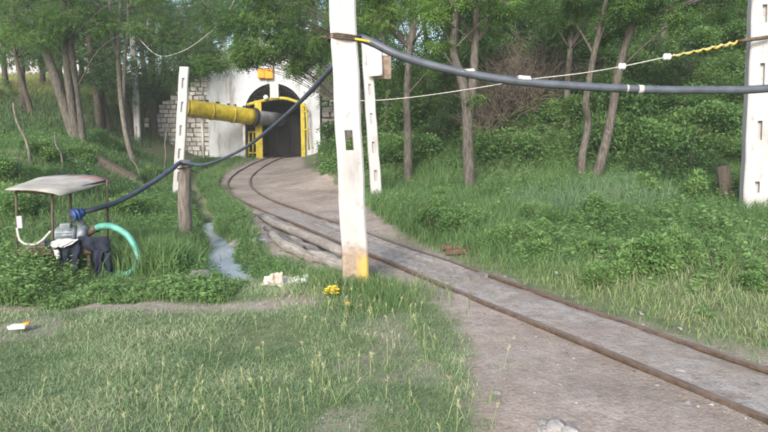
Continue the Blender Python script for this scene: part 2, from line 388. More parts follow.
# ------------------------------------------------------------------ terrain sheet
def axis(a, b, d, gl, gr, lo, hi):
    m = list(np.arange(a, b + 1e-6, d)); s = d; x = b
    while x < hi: s *= gr; x += s; m.append(x)
    s = d; x = a; p = []
    while x > lo: s *= gl; x -= s; p.append(x)
    return np.array(p[::-1] + m)
ax = axis(-5, 5.5, .06, 1.035, 1.035, -260, 260); ay = axis(2.2, 9.5, .055, 1.08, 1.012, -60, 320)
ay = np.sort(np.concatenate([ay, [30.05, 30.35, 30.45, 30.55, 30.65, 30.75]]))
GX, GY = np.meshgrid(ax, ay)
GZ = H(GX, GY)
dirt = dirt_mask(GX, GY); drr = (GX - xc(GY)) * tcos(GY)
pn = (fbm(GX * 3, GY * 3) - .5) * .34
panel = (1 - sst(.27, .36, np.abs(drr) + pn)) * (1 - sst(11, 13, GY)) * .9
GZ += panel * .02 - .0
soil = 1 - sst(.6, 1.3, np.hypot((GX - SOIL.x) * .7, (GY - SOIL.y) * .36) + (fbm(GX * 1.5, GY * 1.5) - .5))
me = MB(); me.grid(np.stack([GX, GY, GZ], -1))
f = me.f[0]; cen = me.v[0][f].mean(1)
me.f[0] = f[~((cen[:, 0] > -7.1) & (cen[:, 0] < -3.9) & (cen[:, 1] > 30.0) & (cen[:, 1] < 31.2))]; me.m[0] = np.zeros(len(me.f[0]))
gr = me.build('ground', M['ground'], smooth=True); tag(gr, 'grassy earth bank and trodden dirt yard around the mine track', kind='structure')
for nm, arr in (('dirt', dirt), ('panel', panel), ('soil', soil)):
    a_ = gr.data.attributes.new(nm, 'FLOAT', 'POINT'); a_.data.foreach_set('value', arr.ravel().astype(np.float32))
# stream water
wb = MB(); yy = np.linspace(6.25, 11.5, 60)
lv = np.interp(yy, [6.25, 8, 9.5, 11.5], [-.135, -.135, -.15, -.175])
V = np.stack([xs(yy)[:, None] + .62 * np.linspace(-1, 1, 9), np.repeat(yy[:, None], 9, 1), np.repeat(lv[:, None], 9, 1)], -1)
wb.grid(V); tag(wb.build('stream_water', M['water'], smooth=True), 'milky blue runoff in the ditch beside the track', kind='structure')

# ------------------------------------------------------------------ track
trk = thing('railway_track', 'rusty narrow gauge mine track curving into the tunnel', 'railway track', (2.02, 4, 0))
cy = np.concatenate([np.arange(-6, 12, .5), np.arange(12, 41, .4)])
prof = [(-.05, -.1), (-.045, -.085), (-.012, -.07), (-.012, -.03), (-.028, -.024), (-.028, -.005), (-.02, 0), (.02, 0), (.028, -.005), (.028, -.024), (.012, -.03), (.012, -.07), (.045, -.085), (.045, -.1)]
for sgn in (-1, 1):
    rb = MB(); rows = []
    for y in cy:
        x = float(xc(y)); s_ = float(xc(y + .3) - xc(y - .3)) / .6; L = math.hypot(1, s_); nx, ny = 1 / L, -s_ / L
        z = .36 * float(sst(16, 30, np.array(min(y, 30)))) + .04 + .006 * math.sin(y * 2.1 + sgn)
        rows.append([(x + nx * (sgn * .345 + a), y + ny * (sgn * .345 + a), z + b) for a, b in prof])
    rb.grid(np.array(rows), flip=True); rb.build('rail', M['rail'], trk)

def at_track(y, off, z=0):
    x = float(xc(y)); s_ = float(xc(y + .3) - xc(y - .3)) / .6; L = math.hypot(1, s_)
    return Vector((x + off / L, y - off * s_ / L, z))
# planks between the rails
plk = ['grey plank along the inner side of the far rail, widest of the three', 'middle grey plank between the rails with a split edge', 'grey plank beside the near rail, close behind the main pole']
for k, (off, w, y0, y1, t) in enumerate([(.205, .13, 6.5, 10.0, .75), (.02, .12, 6.4, 10.5, .45), (-.18, .14, 6.25, 9.4, .6)]):
    b = MB(); rows = []
    for y in np.linspace(y0, y1, 14):
        jit = rng.uniform(-.006, .006)
        p = [at_track(y, off + q * w / 2 + jit) for q in (-1, -.9, .9, 1)]
        z = .046 + .007 * math.sin(y * 3 + k) - .012 * (k == 1)
        rows.append([(p[0].x, p[0].y, z - .05), (p[0].x, p[0].y, z - .006), (p[1].x, p[1].y, z), (p[2].x, p[2].y, z), (p[3].x, p[3].y, z - .006), (p[3].x, p[3].y, z - .05)])
    R = np.array(rows); b.grid(R, t, flip=True)
    b.add(np.concatenate([R[0], R[-1]]), [(0, 1, 2, 3), (8, 7, 6, 9)], t); b.add(np.concatenate([R[0], R[-1]]), [(0, 3, 4, 5), (11, 10, 9, 6)], t)
    tag(b.build('wooden_plank', M['plank'], origin=at_track(y0, off)), plk[k], 'plank', 'planks laid between the rails')
b = MB(); p, q = at_track(6.12, -.3, .035), at_track(6.2, .3, .035)
b.box((p + q) / 2, ((q - p).length, .09, .05), math.atan2(q.y - p.y, q.x - p.x), .5, .006)
tag(b.build('cross_plank', M['plank'], origin=p), 'short crosswise board closing the end of the planks', 'plank')

# logs
logs = [((246, 211), (284, 226), .055, 'thin weathered log at the far end of the log pile', .6),
        ((261, 222), (345, 262), .072, 'longest grey log lying against the near rail', .8),
        ((272, 236), (316, 263), .07, 'curved bleached log nearest the ditch', .9),
        ((311, 259), (347, 273), .085, 'thick short log with pale cut end beside the main pole', 1.),
        ((311, 243), (350, 258), .05, 'dark narrow log tight beside the rail behind the pole', .35),
        ((284, 229), (312, 242), .055, 'half buried log in the middle of the pile', .5),
        ((266, 230), (300, 251), .045, 'slim crooked log between the longest log and the ditch', .2),
        ((318, 247), (352, 266), .05, 'short dark log wedged just left of the main pole foot', .1),
        ((290, 240), (330, 262), .05, 'thin brown log crossing under the longest log', .3),
        ((364, 271), (392, 284), .05, 'thin stick lying on dirt right of the main pole', .3)]
for k, (a, c, r, lb, t) in enumerate(logs):
    P, Q = G(*a), G(*c); n = 9; pts = []
    for i in range(n):
        s_ = i / (n - 1); p = P.lerp(Q, s_); p.z = h1(p.x, p.y) + r * .75 + (.05 if k in (1, 4) else 0)
        p += Vector((rnd.uniform(-.02, .02), rnd.uniform(-.02, .02), rnd.uniform(-.012, .012)))
        if k == 2: p += Vector((.12, .06, 0)) * math.sin(s_ * math.pi) * -1
        pts.append(p)
    b = MB(); b.tube(pts, [r * .85, r, r * 1.05, r * .95], 12, t, wob=.018)
    tag(b.build('log', M['log_wood'], smooth=True, origin=P), lb, 'log', 'logs piled beside the track')
# rusty channel iron
for k, (a, c, lb) in enumerate([((441, 252), (471, 250), 'rusty channel iron lying in weeds behind the far rail'), ((446, 257), (472, 255), 'second rusty iron bar, nearer the far rail')]):
    P, Q = G(*a, .05), G(*c, .05); d = (Q - P); L = d.length; b = MB(); ang = math.atan2(d.y, d.x)
    b.box((P + Q) / 2, (L, .012, .055), ang, .5); u = Vector((-math.sin(ang), math.cos(ang), 0)) * .035
    b.box((P + Q) / 2 + u + Vector((0, 0, .03)), (L, .06, .01), ang); b.box((P + Q) / 2 + u - Vector((0, 0, .03)), (L, .06, .01), ang)
    tag(b.build('channel_iron', M['rust_red'], origin=P), lb, 'iron bar')

# ------------------------------------------------------------------ poles
def concrete_pole(label, base, top, w, d, taper, rz, holes, mat, hole_w=.34, group='whitewashed concrete poles', blind=False):
    """upright with a ladder of slots; base, top: world points; holes: (z0, z1) in metres above the base"""
    b = MB(); Ht = top.z - base.z + .0; axis_ = (top - base) / Ht
    zs = [-.35] + sorted([q for hz in holes for q in hz]) + [Ht]
    full = []
    for a, c in zip(zs[:-1], zs[1:]):
        full += list(np.linspace(a, c, max(2, int((c - a) / .25) + 1)))[:-1]
    full.append(zs[-1]); ca, sa = math.cos(rz), math.sin(rz)
    def P(x, y, z):
        p = base + axis_ * z; return (p.x + x * ca - y * sa, p.y + x * sa + y * ca, p.z)
    ch = .018; verts, faces = [], []
    V = {}
    def vid(i, key):
        if (i, key) not in V:
            z = full[i]; s_ = 1 - (1 - taper) * max(z, 0) / Ht; hw, hd = w / 2 * s_, d / 2 * s_; q = hw * hole_w
            wx = .006 * math.sin(z * 7 + w * 90)
            xy = {'a': (-hw + ch, -hd), 'b': (-q, -hd), 'c': (q, -hd), 'e': (hw - ch, -hd), 'f': (hw, -hd + ch), 'g': (hw, hd - ch), 'h': (hw - ch, hd),
                  'i': (q, hd), 'j': (-q, hd), 'k': (-hw + ch, hd), 'l': (-hw, hd - ch), 'm': (-hw, -hd + ch)}[key]
            V[(i, key)] = len(verts); verts.append(P(xy[0] + wx, xy[1], z))
        return V[(i, key)]
    ring = 'abcefghijklm'
    for i in range(len(full) - 1):
        zm = (full[i] + full[i + 1]) / 2; hole = any(z0 < zm < z1 for z0, z1 in holes)
        for s_ in range(12):
            k1, k2 = ring[s_], ring[(s_ + 1) % 12]
            if hole and (k1 + k2) in ('bc', 'ij'): continue
            faces.append((vid(i, k1), vid(i, k2), vid(i + 1, k2), vid(i + 1, k1)))
        if hole:
            faces.append((vid(i, 'j'), vid(i, 'b'), vid(i + 1, 'b'), vid(i + 1, 'j'))[::-1]); faces.append((vid(i, 'c'), vid(i, 'i'), vid(i + 1, 'i'), vid(i + 1, 'c'))[::-1])
    for i, z in enumerate(full):
        if any(abs(z - z0) < 1e-6 for z0, _ in holes): faces.append((vid(i, 'b'), vid(i, 'c'), vid(i, 'i'), vid(i, 'j')))
        if any(abs(z - z1) < 1e-6 for _, z1 in holes): faces.append((vid(i, 'j'), vid(i, 'i'), vid(i, 'c'), vid(i, 'b')))
    n = len(full) - 1
    for q in ('abjk', 'bcij', 'cehi'):
        faces.append(tuple(vid(n, c) for c in (q if q != 'bcij' else 'bcij')))
    faces.append((vid(n, 'e'), vid(n, 'f'), vid(n, 'g'), vid(n, 'h'))); faces.append((vid(n, 'm'), vid(n, 'a'), vid(n, 'k'), vid(n, 'l')))
    b.add(np.array(verts), np.array(faces))
    if blind:
        for z0, z1 in holes:
            q = w / 2 * hole_w * .98; b.add([P(-q, -d * .22, z0), P(q, -d * .22, z0), P(q, -d * .22, z1), P(-q, -d * .22, z1)], [(0, 1, 2, 3)])
    o = b.build('concrete_pole', mat, origin=base)
    return tag(o, label, 'pole', group)
def poleline(px0, py0, px1, py1, D=None):
    B = G(px0, py0); return B, A(px1, py1, B.y)
B0, T0 = poleline(356, 286, 342, 0); T0 = B0 + (T0 - B0) * 1.45
main_pole = concrete_pole('thick whitewashed concrete pole in the middle with yellow paint on its bare foot', B0, T0, .268, .22, .94, .1, [(1.42, 1.62), (3.3, 3.6)], M['pole_main'], .3)
Y0 = B0.y
B1 = G(754, 209); T1 = A(763, 0, B1.y); T1 = B1 + (T1 - B1) * 1.3
hs = []
for pa, pb in ((192, 181), (140, 121), (92, 64), (24, 6)):
    hs.append((A(752, pa, B1.y).z - B1.z, A(752, pb, B1.y).z - B1.z))
wR = 27 / F * B1.y
concrete_pole('whitewashed slotted concrete pole in weeds at the right edge', B1, T1, wR * .86, wR * .62, .93, -.3, hs + [(hs[-1][1] + .6, hs[-1][1] + .9)], M['pole'], .18, blind=True)
Y1 = B1.y
def slots(L, n, hl): return [(q - hl / 2, q + hl / 2) for q in np.linspace(.5, L - .4, n)]
B2 = G(376.5, 197); T2 = A(366, 42, B2.y); Y2 = B2.y
concrete_pole('leaning white concrete pole behind the main pole carrying a paper notice', B2, T2, .25, .2, .85, .15, slots(T2.z - B2.z, 5, .25), M['pole'], .26, blind=True)
B3 = G(178, 196); T3 = A(184.5, 67, B3.y); Y3 = B3.y
concrete_pole('white slotted concrete pole behind the grey wooden stub post', B3, T3, .25, .2, .9, .2, slots(T3.z - B3.z, 5, .25), M['pole'], .26, blind=True)
B4 = G(138, 140); T4 = A(132, 24, B4.y); Y4 = B4.y
concrete_pole('farthest white concrete pole among the left trees', B4, T4, 5.6 / F * Y4, 4.5 / F * Y4, .85, .1, slots(T4.z - B4.z, 5, .25), M['pole'], .26, blind=True)
# wooden stub
S0 = G(185, 243); S1 = A(184.5, 160, S0.y); b = MB()
b.tube([S0 - Vector((0, 0, .3))] + [S0.lerp(S1, t) + Vector((.01 * math.sin(t * 9), .01, 0)) for t in np.linspace(0, 1, 9)], [.11, .1, .092, .085], 14, .75, wob=.04)
tag(b.build('stub_post', M['wood_grey'], smooth=True, origin=S0), 'grey round wooden stub post beside the ditch holding up the hose', 'post')
# band round the main pole
BA = A(344, 38.5, Y0); bt = thing('wire_binding', 'dark wire band with yellow cord tied round the main pole', 'wire', BA)
b = MB(); ring = [(BA.x + .165 * math.cos(t) * 1.0, BA.y + .145 * math.sin(t), BA.z + .01 * math.sin(t * 2)) for t in np.linspace(0, 2 * math.pi, 33)]
for dz in (-.018, 0, .018): b.tube([(x, y, z + dz) for x, y, z in ring], .009, 6, cap=False)
b.tube([A(322, 37, Y0 + .05), A(331, 38, Y0)], .015, 6); b.build('band', M['rust'], bt, True)
b = MB(); b.tube(curve_pts([A(354, 39, Y0 - .1), A(362, 40, Y0 - .12), A(370, 42, Y0 - .1)], 8), .012, 7, wob=.2); b.build('cord', M['wire_yellow'], bt, True)

# ------------------------------------------------------------------ hose
FL = A(79, 213, 6.75)
dh = thing('delivery_hose', 'dark hose rising from the blue pump flange over the stub post to the main pole', 'hose', FL)
b = MB(); hp_ = curve_pts([FL, A(95, 209, 6.85), A(120, 201, 7.3), A(150, 184, 7.8), A(172, 169, 8.2), S1 + Vector((.0, -.1, -.03)), A(205, 164.5, 8.3), A(240, 150.5, 7.9), A(271, 128, 7.3), A(306, 96, 6.6), A(331, 68, Y0 + .17), A(345, 50, Y0 + .2), A(352, 42, Y0 + .16)], 10)
b.tube(hp_, np.interp(np.arange(len(hp_)), [0, 40, 50, 62, 80, 110, 120], [.03, .034, .028, .018, .022, .03, .03]), 12); b.build('tube', M['hose_dark'], dh, True)
ht = thing('water_hose', 'slate blue water hose strung from the main pole to the right', 'hose', A(358, 37.5, Y0 + .1))
b = MB()
b.tube(curve_pts([A(350, 38, Y0 + .18), A(358, 37.5, Y0 + .1), A(372, 42.5, Y0 + .05), A(396, 54, Y0), A(430, 65, Y0), A(470, 74, Y0), A(510, 80.5, Y0), A(560, 85, Y0), A(640, 89.3, Y0), A(700, 90, Y0), A(768, 88.5, Y0), A(900, 75, Y0 - .1), A(1150, 30, Y0 - .2)], 10), .041, 12)
b.build('tube', M['hose'], ht, True)
b = MB()
b.tube([A(638, 89.2, Y0), A(643, 89.4, Y0)], .0435, 12); b.build('tape', M['wire'], ht, True); b = MB(); b.tube([A(626, 88.6, Y0), A(628, 88.8, Y0)], .042, 12); b.build('tape', M['wire'], ht, True)
b = MB(); b.tube(curve_pts([S1 + Vector((math.cos(t) * .11, math.sin(t) * .11 - .0, -.17 + .012 * t)) for t in np.linspace(0, 12, 26)], 2), .008, 5); b.build('tie', M['black_rubber'], dh, True)
for px, py in ((468, 70), (524, 77.5)):
    b = MB(); c = A(px, py, Y0); b.box(c, (.12, .05, .03), .1, .5, .01); b.build('tape', M['white_plastic'], ht)

# ------------------------------------------------------------------ overhead wires
wr = thing('overhead_wire', 'thin pale wire with white insulators slung from the right pole to the notice pole', 'wire', A(745, 41, Y1))
pts = [A(748, 40, Y1 - .12), A(700, 50, Y1 + .3), A(667, 57, Y1 + .6), A(622, 66.5, Y1 + 1.1), A(580, 73.5, Y1 + 1.7), A(525, 80, Y1 + 2.4), A(480, 87.5, Y1 + 3.1), A(430, 95, Y2 - .5), A(400, 98.5, Y2 - .2), A(372, 100.5, Y2), A(330, 101, Y2 + 1.5)]
b = MB(); b.tube(curve_pts(pts, 8), .011, 6); b.build('line', M['wire'], wr, True)
b = MB(); tw = curve_pts([A(748, 40, Y1 - .14), A(725, 45, Y1 + .1), A(700, 50.5, Y1 + .28), A(672, 56, Y1 + .55)], 16)
b.tube([p + Vector((0, .02 * math.cos(i * 1.1), .02 * math.sin(i * 1.1))) for i, p in enumerate(tw)], [.025, .022, .012, .01], 6); b.build('cord', M['wire_yellow'], wr, True)
b = MB(); b.tube([A(738, 41.5, Y1 - .1), A(748, 40, Y1 - .2), A(770, 37, Y1 - .22)], .03, 7); b.build('clamp', M['rust'], wr, True)
for px, py, D in ((667, 57, Y1 + .6), (622, 66.5, Y1 + 1.1)):
    c = A(px, py, D); b = MB(); b.tube([c + Vector((t, 0, -.02 * t)) for t in (-.055, -.05, -.02, 0, .02, .05, .055)], [.03, .055, .06, .045, .06, .055, .03], 12); b.build('insulator', M['white_plastic'], wr, True)
w2 = MB(); w2.tube(curve_pts([T4 + Vector((0, -.1, -.3)), A(156, 54.5, Y4 - 1), A(178, 53, Y4 - 2), A(202, 39, Y4 - 3), A(226, 15, Y4 - 4.5), A(250, -30, Y4 - 6)], 8), .02, 6)
tag(w2.build('sagging_wire', M['wire'], smooth=True, origin=T4), 'pale sagging wire hanging from the farthest pole up into leaves', 'wire')

# paper notice on far pole
nb = thing('paper_notice', 'white paper notice pinned to a brown board on the leaning pole', 'notice', A(375, 62, Y2 - .15))
b = MB(); rows = []
for i, t in enumerate(np.linspace(0, 1, 7)):
    rows.append([A(366 + 2.2 * t + (15.5 - 1 * t) * s_, 47.5 + 29 * t - 1 * s_, Y2 - .17 - .03 * math.sin(s_ * 3) - .02 * t) for s_ in np.linspace(0, 1, 5)])
solid(b.__class__.build((b.grid([[tuple(p) for p in r] for r in rows]), b)[1], 'sheet', M['paper'], nb, True), .003)
b = MB(); b.box(A(383, 65, Y2 - .08), (.36, .04, .6), .1); b.build('board', M['brown_board'], nb)
b = MB(); b.box(A(380, 54, Y2 - .11), (.34, .03, .07), .1); b.build('batten', M['box_grey'], nb)

# ------------------------------------------------------------------ tunnel portal
PY = 30.0
def X30(px): return A(px, 120, PY).x
def Z30(py): return A(274, py, PY).z
axc = X30(274.5); ahw = 1.5; zsp = Z30(113); ztop = Z30(83.5); zb = .3
def arch(x):
    u = min(1, abs(x - axc) / ahw); return zsp + (ztop - zsp) * math.sqrt(max(0, 1 - u * u))
hx0, hx1 = X30(208), X30(320)
tops = [(hx0, Z30(74)), (X30(222), Z30(66)), (X30(224), Z30(48)), (X30(240), Z30(46)), (X30(242), Z30(38)), (X30(305), Z30(38)), (X30(307), Z30(48)), (hx1, Z30(52))]
def topz(x): return float(np.interp(x, [t[0] for t in tops], [t[1] for t in tops]))
xsamp = sorted(set([round(v, 4) for v in list(np.linspace(hx0, hx1, 40)) + [axc - ahw, axc + ahw] + [axc + ahw * math.cos(t) for t in np.linspace(0.02, 3.12, 30)] + [t[0] for t in tops]]))
b = MB()
for xa, xb in zip(xsamp[:-1], xsamp[1:]):
    ins = axc - ahw - 1e-3 < (xa + xb) / 2 < axc + ahw + 1e-3
    za, zc = (arch(xa), arch(xb)) if ins else (zb - .3, zb - .3)
    ta, tb = topz(xa), topz(xb); y0, y1 = PY, PY + .9
    b.add([(xa, y0, za), (xb, y0, zc), (xb, y0, tb), (xa, y0, ta), (xa, y1, za), (xb, y1, zc), (xb, y1, tb), (xa, y1, ta)],
          [(0, 1, 2, 3), (5, 4, 7, 6), (3, 2, 6, 7)] + ([(1, 0, 4, 5)] if ins else []))
for x, s_ in ((axc - ahw, 1), (axc + ahw, -1)):
    b.add([(x, PY, zb - .3), (x, PY + .9, zb - .3), (x, PY + .9, zsp), (x, PY, zsp)], [(0, 1, 2, 3)] if s_ < 0 else [(3, 2, 1, 0)])
for x, s_ in ((hx0, -1), (hx1, 1)):
    b.add([(x, PY, zb - .3), (x, PY + .9, zb - .3), (x, PY + .9, topz(x)), (x, PY, topz(x))], [(0, 1, 2, 3)] if s_ > 0 else [(3, 2, 1, 0)])
port = thing('tunnel_portal', 'whitewashed concrete headwall with a dark arched mine tunnel mouth', 'tunnel portal', (axc, PY, zb))
b.build('headwall', M['plaster'], port)
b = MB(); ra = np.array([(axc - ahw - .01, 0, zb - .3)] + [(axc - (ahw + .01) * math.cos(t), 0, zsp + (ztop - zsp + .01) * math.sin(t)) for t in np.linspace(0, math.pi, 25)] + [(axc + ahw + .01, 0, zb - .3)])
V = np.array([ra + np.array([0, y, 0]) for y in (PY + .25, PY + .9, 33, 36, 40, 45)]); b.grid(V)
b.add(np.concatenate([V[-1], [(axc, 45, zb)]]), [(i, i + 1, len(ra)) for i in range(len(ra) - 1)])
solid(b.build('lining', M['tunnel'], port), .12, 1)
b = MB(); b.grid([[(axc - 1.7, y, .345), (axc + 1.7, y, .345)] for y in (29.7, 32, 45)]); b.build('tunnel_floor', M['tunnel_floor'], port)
# timber / steel arch sets inside
for k, y in enumerate((30.35, 32.0, 34.0)):
    b = MB(); b.tube([(axc - (ahw - .1), y, zb)] + [(axc - (ahw - .1) * math.cos(t), y, zsp + (ztop - zsp - .1) * math.sin(t)) for t in np.linspace(0, math.pi, 15)] + [(axc + ahw - .1, y, zb)], .07, 6); b.build('arch_rib', M['dark_steel'], port, True)
# gate
gt = thing('tunnel_gate', 'yellow steel gate frame with dark mesh standing in the tunnel mouth', 'gate', (axc, PY - .15, zb))
gy = PY - .15
def bar(bm, px0, py0, px1, py1, w, D=gy): bm.tube([A(px0, py0, D), A(px1, py1, D)], w, 6)
b = MB(); b.box((A(259, 130, gy)), (.34, .18, 2.95), 0); b.build('post', M['yellow_dirty'], gt)
b = MB(); b.box((A(303, 130, gy)), (.2, .16, 2.7), 0); b.build('post', M['yellow_dirty'], gt)
b = MB(); b.tube(curve_pts([A(247, 105, gy), A(260, 101.5, gy), A(272, 99, gy), A(285, 98.5, gy), A(299, 102.5, gy)], 6), .085, 6); b.build('crossbar', M['yellow_dirty'], gt, True)
b = MB()
for px in (249, 253): bar(b, px, 131, px, 156, .05)
for py in (132, 143, 153): bar(b, 248, py, 257, py, .05)
b.build('side_railing', M['yellow_dirty'], gt, True)
b = MB(); bar(b, 306, 106, 309, 150, .05, gy - .3); bar(b, 304, 112, 308, 111, .04, gy - .2); bar(b, 304, 130, 309, 129, .04, gy - .2); bar(b, 303, 106, 306, 106, .05, gy - .2)
b.build('side_bracket', M['yellow_dirty'], gt, True)
b = MB()
for x in np.linspace(axc - 1.35, axc + 1.35, 19): b.tube([(x, PY + .12, Z30(102)), (x, PY + .12, arch(x) - .02)], .013, 4)
for z in np.linspace(Z30(101), ztop - .15, 7):
    hw_ = ahw * math.sqrt(max(.02, 1 - ((z - zsp) / (ztop - zsp)) ** 2)) - .03; b.tube([(axc - hw_, PY + .12, z), (axc + hw_, PY + .12, z)], .013, 4)
b.build('mesh_grille', M['dark_steel'], gt)
b = MB(); b.box((axc + .2, PY + 3.2, zb + 1.15), (2.4, .05, 2.2), 0)
for px in np.linspace(-.9, 1.3, 5): b.box((axc + px, PY + 3.15, zb + 1.15), (.06, .06, 2.2), 0)
b.build('door_leaf', M['black_rubber'], gt)
# box and lamp on arch, orange lamp
b = MB(); b.box(A(274.5, 91, PY - .2), (.44, .2, .72), 0); b.box(A(274.5, 84, PY - .2), (.3, .16, .1), 0)
solid(tag(b.build('junction_box', M['box_grey'], origin=A(274.5, 91, PY - .2)), 'pale grey box fixed at the crown of the tunnel arch', 'box'), 0, 0, .02)
b = MB(); c = A(266, 97.5, PY - .3); b.tube([c + Vector((0, .1, 0)), c, c + Vector((0, -.05, 0)), c + Vector((0, -.12, 0))], [.06, .12, .13, .06], 12)
tag(b.build('bulkhead_lamp', M['white_plastic'], smooth=True, origin=c), 'small round white lamp left of the pale box on the arch', 'lamp')
ol = thing('warning_lamp', 'orange twin warning lamp on the white wall above the tunnel arch', 'lamp', A(265, 73, PY))
for px, w_ in ((261.5, .36), (269, .42)):
    b = MB(); c = A(px, 73.5 if px < 265 else 74, PY - .14); b.box(c, (w_, .2, .48), 0, .5, .015); o = b.build('lens', M['orange'], ol); solid(o, 0, 0, .05)
b = MB(); b.box(A(265, 69.2, PY - .07), (.85, .13, .08), 0); b.build('mount', M['rust'], ol)
# stone wall
sw = thing('stone_wall', 'rough pale stone block wall stepping down left of the portal', 'wall', (X30(185), PY, .6))
b = MB(); core = MB(); x0, x1 = X30(148), X30(209)
row_z = .2; r_ = 0
wt = [(x0, Z30(118)), (X30(160), Z30(110)), (X30(166), Z30(101)), (X30(178), Z30(93)), (X30(188), Z30(84)), (X30(196), Z30(78)), (x1, Z30(72))]
def wtop(x): return float(np.interp(x, [t[0] for t in wt], [t[1] for t in wt]))
while row_z < 6:
    hh = rnd.uniform(.19, .27); x = x0 + rnd.uniform(-.3, 0)
    while x < x1 - .1:
        L = rnd.uniform(.22, .5); L = min(L, x1 - x)
        if row_z + hh < wtop(x + L / 2) + .1:
            dy = rnd.uniform(-.05, .05)
            b.box((x + L / 2, PY + .2 + dy, row_z + hh / 2), (L - .05, .36, hh - .04), 0, rnd.random(), .022)
        x += L
    row_z += hh
o = b.build('blocks', M['block'], sw); solid(o, 0, 0, .015)
n = 14
for i in range(n):
    xa = x0 + (x1 - x0) * i / n; xb = x0 + (x1 - x0) * (i + 1) / n; zt = min(wtop(xa), wtop(xb)) - .12
    core.box(((xa + xb) / 2, PY + .3, zt / 2), (xb - xa, .42, zt), 0)
core.build('mortar_core', M['mortar'], sw)
# rubble right of the portal
b = MB(); x = X30(321)
zz = .3
while zz < Z30(66):
    hh = rnd.uniform(.25, .4); xx = x
    while xx < x + 1.5 - zz * .12:
        L = rnd.uniform(.35, .7); b.box((xx + L / 2, PY + .35 + zz * .06, zz + hh / 2), (L - .03, .5, hh - .03), 0, rnd.random() * .5, .04); xx += L
    zz += hh
solid(tag(b.build('rubble_wall', M['stone'], origin=(x, PY, .3)), 'grey rough rubble wall against the right side of the white portal', 'wall'), 0, 0, .03)
# duct
du = thing('ventilation_duct', 'fat yellow ventilation duct running along the stone wall into the tunnel', 'duct', A(220, 112, 28.8))
P0, P1 = A(186, 107.5, 27.3), A(253, 117, PY - .6); b = MB()
b.tube([P0.lerp(P1, t) for t in np.linspace(0, 1, 14)], [.405, .4, .4, .405], 28); b.build('pipe', M['yellow'], du, True)
dv = (P1 - P0).normalized()
for t in (.0, .36, .68):
    b = MB(); c = P0.lerp(P1, t); b.tube([c - dv * .03, c + dv * .03], .435, 28); b.build('flange', M['yellow_dirty'], du, True)
for t in (.3, .46, .62, .72, .86):
    b = MB(); c = P0.lerp(P1, t) + Vector((0, 0, .42)); b.box(c, (.14, .1, .12), 0, .5, .02); b.build('lug', M['dark_steel'], du)
b = MB(); b.tube([P1 - dv * .02, P1 + dv * .16], .46, 28); b.build('end_collar', M['black_rubber'], du, True)
b = MB(); Q = A(272, 119, PY + 1.2); b.tube(curve_pts([P1 + dv * .16, A(262, 118, PY + .1), Q, Q + Vector((.1, 3, 0))], 8), [.34, .37, .36, .37, .36], 20, wob=.02); b.build('flexible_tube', M['duct_grey'], du, True)
b = MB()
for t in (.22, .85):
    c = P0.lerp(P1, t); g = Vector((c.x, c.y, h1(c.x, c.y) - .1)); b2 = MB(); b2.tube([g, Vector((c.x, c.y, c.z - .36))], .07, 8); b2.build('support', M['box_grey'], du, True)

# far house beyond the field
hp = A(38, 62, 45); hh = thing('far_house', 'low grey house beyond the yellow field at far left', 'house', (hp.x, 45, h1(hp.x, 45)))
hz = h1(hp.x, 45); b = MB(); b.box((hp.x, 47, hz + 1.2), (8, 4, 3.2)); b.build('wall', M['house'], hh)
b = MB(); b.add([(hp.x - 4.3, 44.7, hz + 2.75), (hp.x + 4.3, 44.7, hz + 2.75), (hp.x + 4.3, 49.3, hz + 2.75), (hp.x - 4.3, 49.3, hz + 2.75), (hp.x - 4.3, 47, hz + 4), (hp.x + 4.3, 47, hz + 4)], [(0, 1, 5, 4), (2, 3, 4, 5)]); b.add([(hp.x - 4.3, 44.7, hz + 2.75), (hp.x - 4.3, 49.3, hz + 2.75), (hp.x - 4.3, 47, hz + 4), (hp.x + 4.3, 44.7, hz + 2.75), (hp.x + 4.3, 49.3, hz + 2.75), (hp.x + 4.3, 47, hz + 4)], [(1, 0, 2), (3, 4, 5)]); b.build('roof', M['brown_board'], hh)
for dx in (-1.2, 1.0):
    b = MB(); b.box((hp.x + dx, 44.97, hz + 1.1), (.9, .1, 1.1)); b.build('window', M['glass_dark'], hh)

# ------------------------------------------------------------------ pump shelter
ps = thing('pump_shelter', 'low rusty pump stand under a bent pale sheet roof at left', 'shelter', G(55, 285))
front = [(5, 190, 6.25, 0), (17, 190.2, 6.26, 0), (30, 190.6, 6.28, 0), (43, 191.4, 6.3, 0), (53, 193, 6.32, 0), (60, 196.5, 6.35, 0)]
back = [(41, 177, 7.25, 0), (55, 175.6, 7.25, 0), (70, 175, 7.25, 0), (85, 174.8, 7.25, 0), (98, 175.6, 7.25, 0), (114, 180.5, 7.25, 0)]
rows = [[tuple(A(*f_[:3]).lerp(A(*k_[:3]), t) + Vector((0, 0, rnd.uniform(-.006, .006)))) for f_, k_ in zip(front, back)] for t in np.linspace(0, 1, 9)]
rows = np.array(rows); b = MB(); b.grid(rows); m_ = np.zeros(len(b.m[0])); 
for i in range(8):
    for j in range(5):
        if (i >= 7 and j >= 2) or (i >= 6 and j >= 3 and rnd.random() < .6): m_[i * 5 + j] = 1
b.m[0] = m_; solid(b.build('roof_sheet', [M['sheet'], M['sheet_red']], ps, True), .012)
def Pst(px, py0, py1, D, r=.014):
    b = MB(); t = A(px, py0, D); bb = A(px + .5, py1, D); b.tube([t, t.lerp(bb, .5) + Vector((.006, 0, 0)), bb], r, 7); b.build('post', M['rust'], ps, True)
Pst(16, 191, 262, 6.35); Pst(52, 192, 285, 6.45); Pst(70, 178, 262, 7.1, .016); Pst(107, 180, 272, 7.1)
